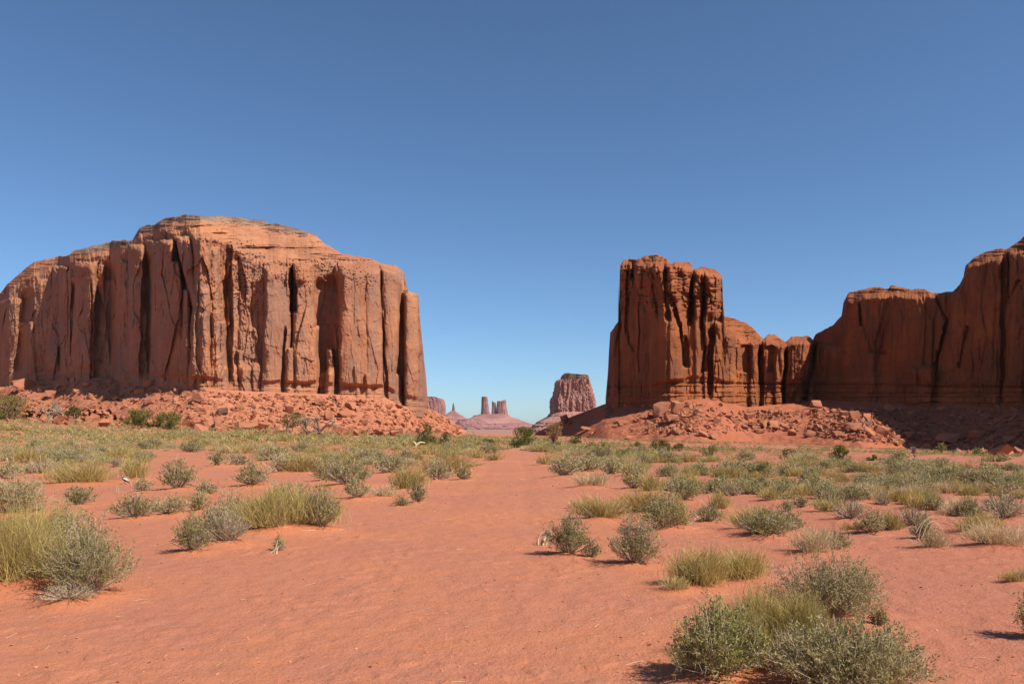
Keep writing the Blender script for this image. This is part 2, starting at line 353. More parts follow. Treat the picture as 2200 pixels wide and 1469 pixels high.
def cliff(name, px0, px1, step, nrow, top, base, plan, rim, pil, hol, seed, mat, thick=120, rim_k=1.5, r_top=7.0,
          base_h=26, amp=None, rnd=0.0, cap_h=None, extra=None, top_noise=2.0, foot=14, cap=None):
    px = np.arange(px0, px1 + 0.01, step)
    tp = itp(px, top)
    tp = tp + top_noise * pn(px / 13, 0 * px, seed + 50) + 0.6 * top_noise * pn(px / 4, 0 * px, seed + 51)
    if cap is not None:
        q = px / 17 + 0.6 * pn(px / 30, 0 * px, seed + 52)
        tp = tp - 4.0 * (hsh(np.floor(q), 0 * q, seed + 53) - 0.3) * sstep(cap[0] - 80, cap[0], px) * (1 - sstep(cap[1] - 80, cap[1], px))
    bs = itp(px, base)
    v = np.linspace(0, 1, nrow)[:, None]
    PX = np.broadcast_to(px[None, :], (nrow, len(px))).copy()
    PY = (bs + foot)[None, :] * (1 - v) + tp[None, :] * v
    BS = np.broadcast_to(bs[None, :], PX.shape); TP = np.broadcast_to(tp[None, :], PX.shape)
    rel = pillars(PX, PY, pil, seed) - hollows(PX, PY, hol, seed)
    rel = rel + wall_noise(PX, PY, seed, 1.0 if amp is None else amp(PX, PY), rnd)
    # thin bedded band at the foot
    mb = sstep(base_h + 5, base_h - 4, BS - PY + 5 * pn(PX / 35, 0 * PX, seed + 60))
    mb = 1 - sstep(base_h - 4, base_h + 6, BS - PY + 5 * pn(PX / 35, 0 * PX, seed + 60))
    rel = rel * (1 - 0.35 * mb) + mb * ((0.7 if rnd == 0 else 1.25) * strata(PX, PY, seed + 61, 1.3 if rnd == 0 else 2.3) + 1.5 + 0.10 * (PY - (BS - base_h)))
    RM = np.broadcast_to(itp(px, rim)[None, :], PX.shape) + 6 * pn(PX / 28, PY / 60, seed + 62)
    up = np.maximum(RM - PY, 0) * MPP
    mu = sstep(0, 5, up)
    rel = rel * (1 - 0.72 * mu) - rim_k * up + mu * (1.5 * strata(PX, PY, seed + 63, 2.2, 1.6, 0.15) * (0.25 + 0.75 * sstep(-0.3, 0.3, pn(PX / 70, PY / 20, seed + 65))) + 0.9 * strata(PX, PY, seed + 67, 0.9, 1.4, 0.1) * (1 - sstep(14, 30, PY - TP)) + 1.2 * fbm(PX / 40, PY / 8, seed + 64, 4))
    dt = np.clip((PY - TP) * MPP / r_top, 0, 1)
    rel = rel - r_top * (1 - np.sqrt(1 - (1 - dt) ** 2)) * 0.9
    if extra is not None: rel = rel + extra(PX, PY)
    rel = rel - 0.35 * np.clip(BS - PY, 0, 400) * MPP * 0.12      # slight batter
    Y = itp(px, plan)[None, :] - rel
    U = (PX - 1100) / F
    V = np.stack([U * Y, Y, EYE - (PY - HY) / F * Y], -1)
    # carry the surface over the top and down the back so that the mass is solid
    yt = Y[-1]; zt = V[-1, :, 2]; u = U[-1]
    rows = [V]
    nb = 14
    for k in range(1, nb + 1):
        q = k / nb; yy = yt + thick * q
        zz = zt - 6 * q + 1.5 * pn(u * 300, 0 * u + q * 9, seed + 70) * q
        rows.append(np.stack([u * yy, yy, zz], -1)[None])
    for k in range(1, 7):
        q = k / 6; yy = yt + thick + 20 * q
        zz = (zt - 6) * (1 - q) + (V[0, :, 2] - 25) * q
        rows.append(np.stack([u * yy, yy, zz], -1)[None])
    A = np.concatenate(rows, 0)
    nr, nc = A.shape[:2]
    fs = [grid_faces(nr, nc)]
    for c, fl in ((0, 1), (nc - 1, 0)):
        idx = np.arange(nr) * nc + c
        h = nr // 2
        a = idx[:h]; b = idx[::-1][:h]
        q = np.stack([a[:-1], a[1:], b[1:], b[:-1]], -1)
        fs.append(q if not fl else q[:, ::-1])
    me = mesh_np(name, A.reshape(-1, 3), fs, smooth=True)
    me.materials.append(mat)
    if cap is not None:
        me.materials.append(cap[3])
        d = PY - TP; c = (d < cap[2] * (0.6 + 0.6 * pn(PX / 16, PY / 3, seed + 80) + 0.4) * sstep(cap[0], cap[0] + 40, PX) * (1 - sstep(cap[1] - 60, cap[1], PX)))
        mi = np.zeros(len(me.polygons), np.int32)
        cc = np.zeros((nr, nc), bool); cc[:nrow] = c; cc[nrow:] = c[-1]
        mi[:(nr - 1) * (nc - 1)] = cc[:-1, :-1].ravel(); me.polygons.foreach_set('material_index', mi)
    return ob(name, me)

LTOP = [(-420, 600), (-250, 640), (-120, 650), (-40, 640), (0, 630), (14, 612), (60, 572), (75, 562), (120, 552), (138, 550), (165, 538), (235, 520), (285, 515), (300, 490), (330, 484), (355, 470), (390, 463), (450, 465), (520, 468), (560, 476), (610, 486), (640, 492), (680, 506), (695, 522), (735, 545), (800, 556), (815, 565), (850, 570), (868, 586), (874, 612), (877, 626), (890, 628), (899, 634), (902, 680), (906, 720), (911, 770), (916, 815), (919, 862), (924, 874)]
LRIM = [(-400, 690), (0, 655), (60, 600), (100, 585), (135, 565), (260, 545), (300, 515), (345, 500), (375, 500), (420, 498), (455, 512), (500, 535), (560, 556), (600, 560), (640, 570), (700, 562), (720, 566), (815, 578), (850, 590), (880, 640), (924, 700)]
LPIL = [
 (20, 640, 15, 850, 30, 42, 5, 2.5), (55, 690, 62, 850, 16, 26, 8, 2.2), (98, 600, 90, 850, 20, 30, 4, 3), (130, 570, 118, 850, 16, 26, 14, 3),
 (150, 580, 148, 850, 13, 17, 6, 3), (186, 562, 172, 850, 24, 28, 16, 3), (215, 570, 210, 850, 12, 14, 3, 3), (238, 600, 232, 830, 12, 22, 5, 2),
 (268, 560, 262, 830, 16, 26, 7, 2.5), (292, 525, 300, 850, 18, 22, 16, 2.5), (330, 515, 322, 850, 18, 26, 7, 3),
 (392, 508, 418, 650, 18, 10, 20, 3), (357, 515, 352, 850, 16, 26, 15, 2.5), (378, 560, 375, 850, 14, 26, 17, 2.2),
 (432, 500, 436, 700, 22, 20, 21, 3), (400, 620, 398, 850, 8, 20, 21, 2), (418, 660, 414, 850, 8, 15, 23, 2), (440, 670, 438, 850, 12, 22, 24, 2.2), (464, 665, 462, 850, 11, 17, 19, 2.5),
 (455, 530, 458, 660, 14, 16, 14, 2.5), (478, 690, 478, 840, 7, 12, 14, 2.5),
 (506, 560, 502, 700, 17, 16, 6, 2.2), (530, 548, 528, 750, 16, 18, 8, 2.5), (556, 556, 558, 780, 18, 20, 9, 2.5), (512, 750, 532, 850, 8, 20, 10, 2),
 (598, 572, 592, 860, 28, 34, 15, 4.5), (651, 564, 653, 860, 23, 27, 19, 3.5), (672, 700, 668, 860, 14, 16, 19, 3), (640, 760, 642, 860, 10, 15, 21, 2.5), (624, 745, 622, 860, 9, 17, 19, 2.5),
 (708, 748, 708, 860, 7, 13, 17, 2.5), (745, 570, 742, 690, 26, 14, 13, 3),
 (772, 560, 770, 870, 46, 38, 20, 4.5), (738, 700, 742, 870, 10, 14, 18, 3), (800, 575, 806, 870, 22, 22, 22, 3.5), (768, 780, 768, 870, 10, 12, 22, 2.5), (790, 800, 793, 870, 8, 11, 24, 2.5),
 (842, 568, 838, 860, 23, 13, 19, 3.5), (854, 800, 852, 880, 10, 14, 12, 2.5),
 (884, 626, 893, 885, 19, 24, 19, 3.2), (905, 760, 908, 885, 6, 10, 14, 3)]
LHOL = [(490, 515, 490, 800, 9, 14, 12), (481, 540, 492, 830, 5, 12, 8), (626, 572, 632, 672, 8, 10, 13), (698, 596, 700, 800, 24, 20, 11), (716, 590, 712, 720, 26, 16, 7),
 (818, 580, 824, 700, 2.5, 3, 5), (822, 690, 832, 860, 3, 4, 6), (377, 512, 392, 600, 3, 4, 10), (197, 600, 196, 830, 2.5, 3, 4),
 (612, 700, 606, 860, 3, 5, 6), (686, 620, 684, 860, 4, 4, 8), (864, 640, 858, 870, 9, 12, 4), (535, 540, 528, 790, 42, 40, 6), (240, 560, 262, 800, 22, 26, 9), (318, 540, 312, 820, 12, 14, 9), (160, 600, 158, 820, 8, 10, 7), (60, 620, 40, 800, 14, 16, 7)]
def lextra(PX, PY):
    r = 0
    # shadowed undercut below the cap rock and pock marks in the pale slickrock
    r = r - 5 * np.exp(-((PY - 533 - 3 * pn(PX / 20, 0 * PX, 91)) / 4.0) ** 2) * sstep(505, 530, PX) * (1 - sstep(570, 592, PX))
    r = r - 4 * np.exp(-((PY - 505) / 4.0) ** 2) * sstep(440, 455, PX) * (1 - sstep(480, 490, PX))
    f1, f2, c = worley(PX / 7.0, PY / 5.0, 95)
    m = sstep(590, 610, PX) * (1 - sstep(790, 820, PX)) * sstep(552, 560, PY) * (1 - sstep(600, 640, PY))
    m2 = sstep(470, 485, PX) * (1 - sstep(560, 580, PX)) * sstep(512, 520, PY) * (1 - sstep(640, 700, PY))
    r = r - 1.6 * (1 - sstep(0.1, 0.32, f1)) * (c > 0.55) * np.maximum(m, m2)
    return r
def lamp(PX, PY):
    a = np.ones(PX.shape) * 0.85 + 0.45 * sstep(370, 400, PX) * (1 - sstep(550, 575, PX)) + 0.35 * (1 - sstep(330, 370, PX))
    a = a * (1 - 0.62 * sstep(570, 580, PX) * (1 - sstep(615, 625, PX)) * sstep(600, 620, PY))
    a = a * (1 - 0.5 * sstep(728, 740, PX) * (1 - sstep(880, 900, PX)))
    return a
left_mesa = cliff('mesa', -420, 924, 1.0, 400, LTOP, LBASE, LPLAN, LRIM, LPIL, LHOL, 100, M['rock_left'], extra=lextra, amp=lamp, base_h=24, top_noise=1.5, cap=(150, 690, 14, M['rock_cap']))
tag(left_mesa, 'huge flat topped red sandstone mesa with fluted cliffs filling the left side', 'mesa', kind='structure')

RTOP = [(1300, 868), (1306, 800), (1308, 760), (1311, 715), (1318, 705), (1328, 690), (1330, 655), (1329, 610), (1332, 572), (1340, 558), (1355, 556), (1368, 558), (1388, 549), (1412, 547), (1432, 556), (1443, 568), (1450, 563), (1482, 563), (1488, 578), (1500, 577), (1506, 573), (1522, 576), (1540, 580), (1550, 592), (1552, 605), (1553, 640), (1556, 678), (1575, 684), (1600, 692), (1615, 702), (1634, 722), (1642, 728), (1650, 718), (1664, 718), (1688, 735), (1700, 723), (1738, 721), (1746, 730), (1752, 718), (1790, 698), (1808, 678), (1812, 650), (1822, 630), (1850, 622), (1880, 616), (1908, 620), (1915, 613), (1942, 618), (1960, 622), (1985, 620), (2005, 630), (2048, 626), (2062, 610), (2070, 595), (2074, 572), (2090, 555), (2115, 542), (2150, 533), (2160, 536), (2180, 525), (2200, 508), (2300, 440), (2400, 400), (2550, 370), (2700, 360)]  # unseen columns past the right edge made taller to widen the wall's shadow
RRIM = [(1300, 900), (1330, 575), (1440, 575), (1552, 600), (1560, 720), (1640, 745), (1690, 748), (1750, 735), (1820, 650), (1900, 640), (2000, 640), (2060, 630), (2080, 580), (2200, 540), (2700, 480)]
RPIL = [
 (1320, 700, 1314, 880, 16, 20, 8, 2.5), (1343, 556, 1336, 880, 14, 24, 9, 3), (1362, 600, 1356, 880, 12, 16, 10, 3), (1388, 552, 1382, 880, 26, 22, 15, 3),
 (1405, 556, 1425, 880, 22, 28, 20, 3), (1412, 570, 1422, 640, 15, 16, 24, 3), (1440, 560, 1448, 600, 20, 14, 17, 2.5), (1445, 575, 1440, 640, 13, 13, 20, 2.5),
 (1432, 640, 1434, 880, 34, 42, 22, 6), (1456, 622, 1462, 700, 14, 10, 18, 2.4),
 (1466, 560, 1466, 640, 22, 16, 15, 2.8), (1500, 576, 1500, 680, 11, 9, 14, 2.6), (1498, 604, 1498, 690, 9, 12, 16, 2.4), (1530, 578, 1526, 668, 25, 14, 20, 2.6), (1532, 610, 1520, 680, 20, 8, 18, 2.6),
 (1488, 690, 1480, 880, 20, 24, 14, 4), (1500, 700, 1500, 880, 16, 20, 12, 4), (1540, 690, 1548, 880, 9, 26, 17, 3), (1562, 690, 1566, 880, 18, 22, 15, 3),
 (1600, 730, 1598, 880, 26, 14, 6, 3), (1620, 735, 1620, 880, 8, 10, 11, 3), (1585, 740, 1588, 880, 8, 9, 12, 3),
 (1660, 722, 1650, 880, 22, 26, 9, 2.8), (1676, 735, 1672, 880, 14, 10, 14, 3), (1705, 726, 1700, 880, 18, 22, 12, 3), (1722, 724, 1712, 830, 26, 14, 16, 4), (1730, 740, 1742, 880, 12, 14, 10, 2.5),
 (1780, 740, 1770, 880, 32, 30, 6, 3), (1840, 628, 1830, 880, 26, 36, 6, 3), (1880, 622, 1868, 720, 34, 20, 7, 3), (1935, 625, 1925, 850, 50, 60, 4, 3), (2080, 560, 2060, 880, 22, 50, 5, 3), (2120, 545, 2110, 880, 34, 40, 7, 3),
 (1985, 784, 1975, 855, 26, 28, 8, 8), (2190, 540, 2190, 880, 25, 35, 6, 3), (2300, 520, 2300, 880, 60, 70, 8, 3), (2450, 500, 2450, 880, 60, 70, 8, 3)]
RHOL = [(1349, 560, 1346, 720, 2.5, 3, 5), (1373, 640, 1373, 800, 2, 2.5, 3), (1425, 575, 1436, 690, 3.5, 7, 5), (1436, 625, 1458, 705, 8, 4, 7), (1459, 690, 1470, 790, 4, 5, 9), (1468, 720, 1478, 790, 8, 6, 5),
 (1486, 585, 1490, 680, 3, 4, 5), (1512, 580, 1514, 680, 3, 4, 5), (1528, 672, 1524, 860, 10, 7, 13), (1520, 740, 1512, 800, 8, 8, 6), (1600, 740, 1598, 800, 16, 15, 5), (1632, 740, 1636, 880, 7, 6, 10), (1660, 742, 1655, 800, 14, 8, 4), (1690, 745, 1682, 880, 5, 5, 10),
 (1752, 735, 1726, 880, 6, 5, 8), (1845, 650, 1850, 700, 3, 3, 5), (2030, 700, 2010, 800, 3, 3, 4), (2166, 540, 2168, 640, 3, 3, 5)]
def rextra(PX, PY):
    # one long undercut bedding line near the foot, and the big diagonal cracks of the shaded wall
    r = 0
    tw = sstep(1325, 1345, PX) * (1 - sstep(1550, 1556, PX)) * (1 - sstep(640, 700, PY))
    f1, f2, c = worley(PX / 24 + 0.3 * pn(PX / 15, PY / 15, 195), PY / 30, 196)
    r = r + tw * (2.4 * (sstep(0.0, 0.40, f2 - f1) - 1) + 2.4 * (c - 0.5) + 1.2 * fbm(PX / 20, PY / 4, 197, 2))
    r = r - 1.6 * np.exp(-((PY - 822 - 2 * pn(PX / 60, 0 * PX, 191) - 0.012 * (PX - 1450)) / 2.2) ** 2) * sstep(1385, 1420, PX)
    r = r - 1.2 * np.exp(-((PY - 845 - 2 * pn(PX / 50, 0 * PX, 192)) / 2.0) ** 2) * sstep(1400, 1430, PX)
    for (x0, y0, x1, y1, w, d) in ((2010, 635, 2035, 690, 3, 3), (2035, 690, 2005, 800, 3, 4), (1905, 690, 1880, 800, 2.5, 1.5), (2080, 700, 2060, 790, 3, 3), (1850, 680, 1870, 750, 3, 2), (2190, 600, 2165, 650, 4, 3)):
        L = math.hypot(x1 - x0, y1 - y0); ux, uy = (x1 - x0) / L, (y1 - y0) / L
        s = (PX - x0) * ux + (PY - y0) * uy; dd = (PX - x0) * uy - (PY - y0) * ux + 3 * pn(PX / 12, PY / 12, 193)
        r = r - d * np.exp(-(dd / w) ** 2) * (s > 0) * (s < L)
    r = r - 2.2 * np.exp(-((PY - 752 - 0.12 * (PX - 1850)) / 3.0) ** 2) * sstep(1848, 1856, PX) * (1 - sstep(1900, 1912, PX))
    return r
def ramp_(PX, PY):
    return 1 - 0.58 * sstep(1745, 1790, PX) - 0.35 * (1 - sstep(1380, 1400, PX)) - 0.72 * sstep(1390, 1402, PX) * (1 - sstep(1500, 1520, PX)) * sstep(655, 690, PY)
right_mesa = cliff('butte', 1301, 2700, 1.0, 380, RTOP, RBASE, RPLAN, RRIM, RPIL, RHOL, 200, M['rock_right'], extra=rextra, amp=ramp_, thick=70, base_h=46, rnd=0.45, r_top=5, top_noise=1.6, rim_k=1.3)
tag(right_mesa, 'red sandstone butte with a blocky tower and a long shaded wall rising at the right edge', 'butte', kind='structure')

# ------------------------------------------------------------------ far buttes: closed stacks of rings
def stack(name, left, right, Y, depth, mat, seed, ztop=None, nring=70, nseg=120, pw=3.0, flute=0.05, layer=0.0, parent=None, thin=1.0, ydep=None):
    y0 = left[0][0]; y1 = left[-1][0]
    py = np.linspace(y0, y1, nring)[:, None]
    L = itp(py, left); R = itp(py, right)
    th = np.linspace(0, 2 * math.pi, nseg, endpoint=False)[None, :]
    c = np.cos(th); s = np.sin(th)
    r = (np.abs(c) ** pw + np.abs(s) ** pw) ** (-1 / pw)
    W = (R - L) / 2; C = (L + R) / 2
    k = Y / F
    ax = th * 9 / math.pi + 0 * py
    nz = (np.abs(pn(ax * 1.7, py / 60, seed)) * 1.3 - 0.35 + 0.5 * np.abs(pn(ax * 4.5, py / 30, seed + 1)) + 0.3 * pn(ax * 9, py / 6, seed + 2)) * flute
    nz = nz + 0.02 * pn(ax * 6, py / 2.5, seed + 3)
    if layer:
        lz = py / thin; li = np.floor(lz); nz = nz + layer * (hsh(li, li * 0, seed + 4) - 0.5) * (1 + 0 * th) + layer * 0.5 * pn(ax * 8, li, seed + 6)
    rr = r * (1 + nz)
    D = (depth if ydep is None else itp(py, ydep)) * (1 + 0 * W) * 1.5
    X = (C - 1100) * k + W * k * rr * c; Yy = Y + D * k * rr * s
    Z = EYE - (py - HY) * k + 0 * th
    if ztop is not None:
        p = X / Y * F + 1100
        Z = np.minimum(Z, EYE - (itp(p, ztop) + 1.2 * pn(p / 2.5, Yy / (8 * k), seed + 5) - HY) * k)
    V = np.stack([X, Yy, Z], -1)
    ctr = np.array([[X[-1].mean(), Yy[-1].mean(), Z[-1].mean()]])
    i = np.arange(nring - 1)[:, None] * nseg; j = np.arange(nseg)[None, :]; j2 = (j + 1) % nseg
    q = np.stack([i + j, i + j2, i + nseg + j2, i + nseg + j], -1).reshape(-1, 4)
    t0 = (nring - 1) * nseg; tri = np.stack([t0 + np.arange(nseg), t0 + (np.arange(nseg) + 1) % nseg, np.full(nseg, nring * nseg)], -1)
    me = mesh_np(name, np.concatenate([V.reshape(-1, 3), ctr]), [q, tri], smooth=False)
    return ob(name, me, mat, parent)

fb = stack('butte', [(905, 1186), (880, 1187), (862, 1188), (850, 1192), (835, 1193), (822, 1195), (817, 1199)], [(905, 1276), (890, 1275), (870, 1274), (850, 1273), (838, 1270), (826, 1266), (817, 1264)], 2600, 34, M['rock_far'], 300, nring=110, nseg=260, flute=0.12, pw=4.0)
tag(fb, 'fluted grey pink butte with a flat cap standing far away between the two big cliffs', 'butte', kind='structure')
fc = stack('cap_rock', [(820, 1206), (811, 1206), (807, 1208), (803, 1212)], [(820, 1264), (811, 1264), (807, 1263), (803, 1258)], 2600, 24, M['rock_cap'], 310, nring=26, nseg=160, flute=0.05, layer=0.05, thin=2.5, parent=fb,
           ztop=[(1190, 806), (1208, 803), (1216, 802), (1222, 804), (1240, 806), (1262, 807)])
ft = stack('talus_slope', [(945, 1120), (925, 1136), (912, 1148), (903, 1162), (895, 1176), (885, 1185)], [(945, 1400), (925, 1370), (905, 1320), (885, 1279)], 2600, 60, M['rock_far'], 320, nring=60, nseg=200, flute=0.03, layer=0.03, thin=3.0, parent=fb, ydep=[(885, 36), (945, 120)])
# the distant pedestal with three towers, the spire and the mesa behind
FY = 8500
tt = tag(stack('butte', [(893, 1033), (880, 1034.5), (862, 1035), (853, 1035), (852, 1036)], [(893, 1054), (880, 1050), (860, 1048), (853, 1047), (852, 1046)], FY, 8, M['rock_far_layered'], 330, nring=50, nseg=90, flute=0.10),
    'tall single rock tower on the distant pedestal, leftmost of its three towers', 'butte', kind='structure')
tag(stack('butte', [(893, 1056), (875, 1057), (864, 1057), (861, 1058)], [(893, 1066), (875, 1065.5), (864, 1065), (861, 1060)], FY, 5, M['rock_far_layered'], 340, nring=40, nseg=60, flute=0.08,
          ztop=[(1056, 863), (1058, 861), (1060, 864), (1066, 865)]), 'thin jagged rock tower in the middle of the distant pedestal', 'butte', kind='structure')
tag(stack('butte', [(895, 1065), (880, 1066.5), (866, 1068), (859, 1069)], [(895, 1092), (880, 1089), (866, 1087), (859, 1087)], FY, 9, M['rock_far_layered'], 350, nring=50, nseg=110, flute=0.10,
          ztop=[(1066, 866), (1069, 862), (1079, 862), (1082, 860), (1087, 859), (1090, 862)]), 'broad notched rock tower on the right end of the distant pedestal', 'butte', kind='structure')
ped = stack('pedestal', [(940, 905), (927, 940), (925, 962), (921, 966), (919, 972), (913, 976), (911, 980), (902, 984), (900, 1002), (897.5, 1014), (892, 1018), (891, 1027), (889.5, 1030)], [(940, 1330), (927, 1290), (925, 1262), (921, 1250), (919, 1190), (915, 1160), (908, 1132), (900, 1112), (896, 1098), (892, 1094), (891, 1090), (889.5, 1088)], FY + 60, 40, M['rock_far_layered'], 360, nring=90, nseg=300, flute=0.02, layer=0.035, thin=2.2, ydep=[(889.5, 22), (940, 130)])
tag(ped, 'wide layered talus pedestal under the three distant rock towers', 'mesa', kind='structure')
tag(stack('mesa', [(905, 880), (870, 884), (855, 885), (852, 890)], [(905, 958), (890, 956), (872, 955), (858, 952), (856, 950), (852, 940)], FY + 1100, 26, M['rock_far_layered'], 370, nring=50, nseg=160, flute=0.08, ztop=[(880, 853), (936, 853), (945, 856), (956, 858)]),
    'hazy flat topped mesa far behind the end of the left cliff', 'mesa', kind='structure')
sp = stack('rock_spire', [(890, 968), (882, 971), (876, 972), (870, 972.5), (865, 973.5)], [(890, 979), (882, 977.5), (876, 977), (870, 975.8), (865, 974.5)], FY + 600, 3.5, M['rock_far_layered'], 380, nring=30, nseg=40, flute=0.12)
tag(sp, 'slim distant rock spire on a low cone left of the three towers', 'rock spire', kind='structure')
stack('talus_slope', [(930, 900), (912, 930), (900, 940), (893, 955), (889, 960), (885, 966), (882, 970)], [(930, 1100), (912, 1020), (900, 1004), (894, 996), (890, 988), (886, 982), (882, 978)], FY + 600, 12, M['rock_far_layered'], 390, nring=50, nseg=140, flute=0.02, layer=0.04, thin=2.0, parent=sp, ydep=[(882, 5), (930, 60)])
# low layered tableland on the skyline behind
tag(stack('tableland', [(945, 700), (921, 760), (914, 800), (911.5, 860)], [(945, 1500), (921, 1440), (914, 1400), (911.5, 1340)], 12500, 60, M['rock_far_layered'], 395, nring=40, nseg=200, flute=0.02, layer=0.02, thin=2.0),
    'low hazy tableland along the skyline', 'tableland', kind='structure')

# ------------------------------------------------------------------ talus slopes
def talus_mesh(name, px0, px1, fn, plan, dmax, mat):
    pxs = np.arange(px0, px1, 2.2); n = 260
    yc = itp(pxs, plan)
    t = np.linspace(0, 1, n)[:, None]
    Y = (yc + 16)[None, :] * (1 - t) + (yc - dmax)[None, :] * t
    X = (pxs - 1100)[None, :] / F * Y
    Z = fn(X, Y)
    me = mesh_np(name, np.stack([X, Y, Z], -1).reshape(-1, 3), [grid_faces(n, len(pxs))[:, ::-1]], smooth=True)
    return ob(name, me, mat)
tl = talus_mesh('talus_slope', -420, 1030, TL, LPLAN, 95, M['talus'])
tag(tl, 'rubble strewn red earth slope along the foot of the left mesa', 'talus slope', kind='structure')
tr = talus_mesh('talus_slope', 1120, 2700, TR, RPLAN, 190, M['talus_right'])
tag(tr, 'gentle red earth apron sloping down from the right butte', 'talus slope', kind='structure')
# ------------------------------------------------------------------ small mesh builders
def unit(v): return v / np.maximum(np.linalg.norm(v, axis=-1, keepdims=True), 1e-9)
def ribbons(P, W, r):
    """P (n,k,3) centre lines, W (n,k) widths -> flat blades"""
    n, k, _ = P.shape
    d = unit(P[:, -1] - P[:, 0]); rv = unit(r.normal(size=(n, 3)))
    s = unit(np.cross(d, rv))[:, None, :] * (W[:, :, None] * 0.5)
    V = np.stack([P - s, P + s], 2).reshape(-1, 3)
    i = (np.arange(n)[:, None] * k + np.arange(k - 1)[None, :]) * 2
    F_ = np.stack([i, i + 1, i + 3, i + 2], -1).reshape(-1, 4)
    return V, F_
def leaves(C, A, L, Wd, r):
    """small rhombic leaves at C along axis A"""
    s = unit(np.cross(A, r.normal(size=A.shape))) * (Wd[:, None] * 0.5); a = A * L[:, None]
    V = np.stack([C, C + a * 0.45 + s, C + a, C + a * 0.45 - s], 1).reshape(-1, 3)
    return V, np.arange(len(C) * 4).reshape(-1, 4)
def tube(P, R, ns=6):
    P = np.asarray(P, float); R = np.asarray(R, float); k = len(P)
    T = unit(np.gradient(P, axis=0)); up = np.array([0.31, 0.17, 0.93]); s = unit(np.cross(T, up)); t = np.cross(T, s)
    a = np.linspace(0, 2 * math.pi, ns, endpoint=False)
    V = (P[:, None] + R[:, None, None] * (np.cos(a)[None, :, None] * s[:, None] + np.sin(a)[None, :, None] * t[:, None])).reshape(-1, 3)
    i = np.arange(k - 1)[:, None] * ns; j = np.arange(ns)[None, :]; j2 = (j + 1) % ns
    q = np.stack([i + j, i + j2, i + ns + j2, i + ns + j], -1).reshape(-1, 4)
    return V, q
def join(parts):
    Vs = []; Fs = []; o = 0
    for V, f in parts:
        Vs.append(V); Fs.append(f + o); o += len(V)
    return np.concatenate(Vs), np.concatenate(Fs)
def bez(a, b, c, k):
    t = np.linspace(0, 1, k)[None, :, None]
    return a[:, None] * (1 - t) ** 2 + 2 * b[:, None] * t * (1 - t) + c[:, None] * t * t

def leafy(w, d, h, nst, nleaf, ll, tw, seed, bare=0.3, ragged=0.35):
    r = np.random.default_rng(seed)
    ph = r.uniform(0, 2 * math.pi, nst); rr = np.sqrt(r.uniform(0, 1, nst))
    lob = 1 + ragged * np.sin(ph * 3 + r.uniform(0, 6)) * 0.5 + ragged * 0.6 * np.sin(ph * 5 + r.uniform(0, 6)) * 0.5 + r.normal(0, 0.10, nst)
    tip = np.stack([rr * np.cos(ph) * w / 2 * lob, rr * np.sin(ph) * d / 2 * lob, h * (1 - 0.72 * rr ** 2.2) * r.uniform(0.62, 1.05, nst) * (0.85 + 0.15 * lob)], -1)
    b = tip * np.array([0.16, 0.16, 0.0]) + r.normal(0, 0.02 * w, (nst, 3)) * [1, 1, 0]
    c = np.stack([tip[:, 0] * 0.62, tip[:, 1] * 0.62, tip[:, 2] * 0.38], -1) + r.normal(0, 0.04 * h, (nst, 3))
    P = bez(b, c, tip, 6)
    W = tw * np.linspace(1.3, 0.5, 6)[None, :] * r.uniform(0.6, 1.3, (nst, 1))
    m = 5; ns = nst * m
    t = r.uniform(0.35, 1.0, ns); k = np.repeat(np.arange(nst), m)
    o = np.array([bez(b[k], c[k], tip[k], 2)[:, 0]])[0] * 0
    tt = t[:, None]; o = b[k] * (1 - tt) ** 2 + 2 * c[k] * tt * (1 - tt) + tip[k] * tt * tt
    dr = unit(unit(tip[k] - b[k]) * 0.7 + r.normal(0, 0.55, (ns, 3)) + [0, 0, 0.35])
    ln = r.uniform(0.10, 0.24, ns) * h
    e = o + dr * ln[:, None]; e[:, 2] = np.maximum(e[:, 2], 0.01)
    P2 = bez(o, (o + e) / 2 + r.normal(0, 0.015 * h, (ns, 3)), e, 3)
    W2 = tw * 0.6 * np.ones((ns, 1)) * np.linspace(1, 0.5, 3)[None]
    S = join([ribbons(P, W, r), ribbons(P2, W2, r)])
    live = r.uniform(0, 1, ns) > bare
    idx = r.choice(np.nonzero(live)[0], nleaf); u = r.uniform(0.15, 1.0, nleaf)[:, None]
    C = o[idx] * (1 - u) + e[idx] * u + r.normal(0, ll * 0.35, (nleaf, 3))
    A = unit(dr[idx] * 0.8 + r.normal(0, 0.6, (nleaf, 3)))
    Lf = leaves(C, A, ll * r.uniform(0.6, 1.3, nleaf), ll * 0.42 * r.uniform(0.7, 1.2, nleaf), r)
    return S, Lf
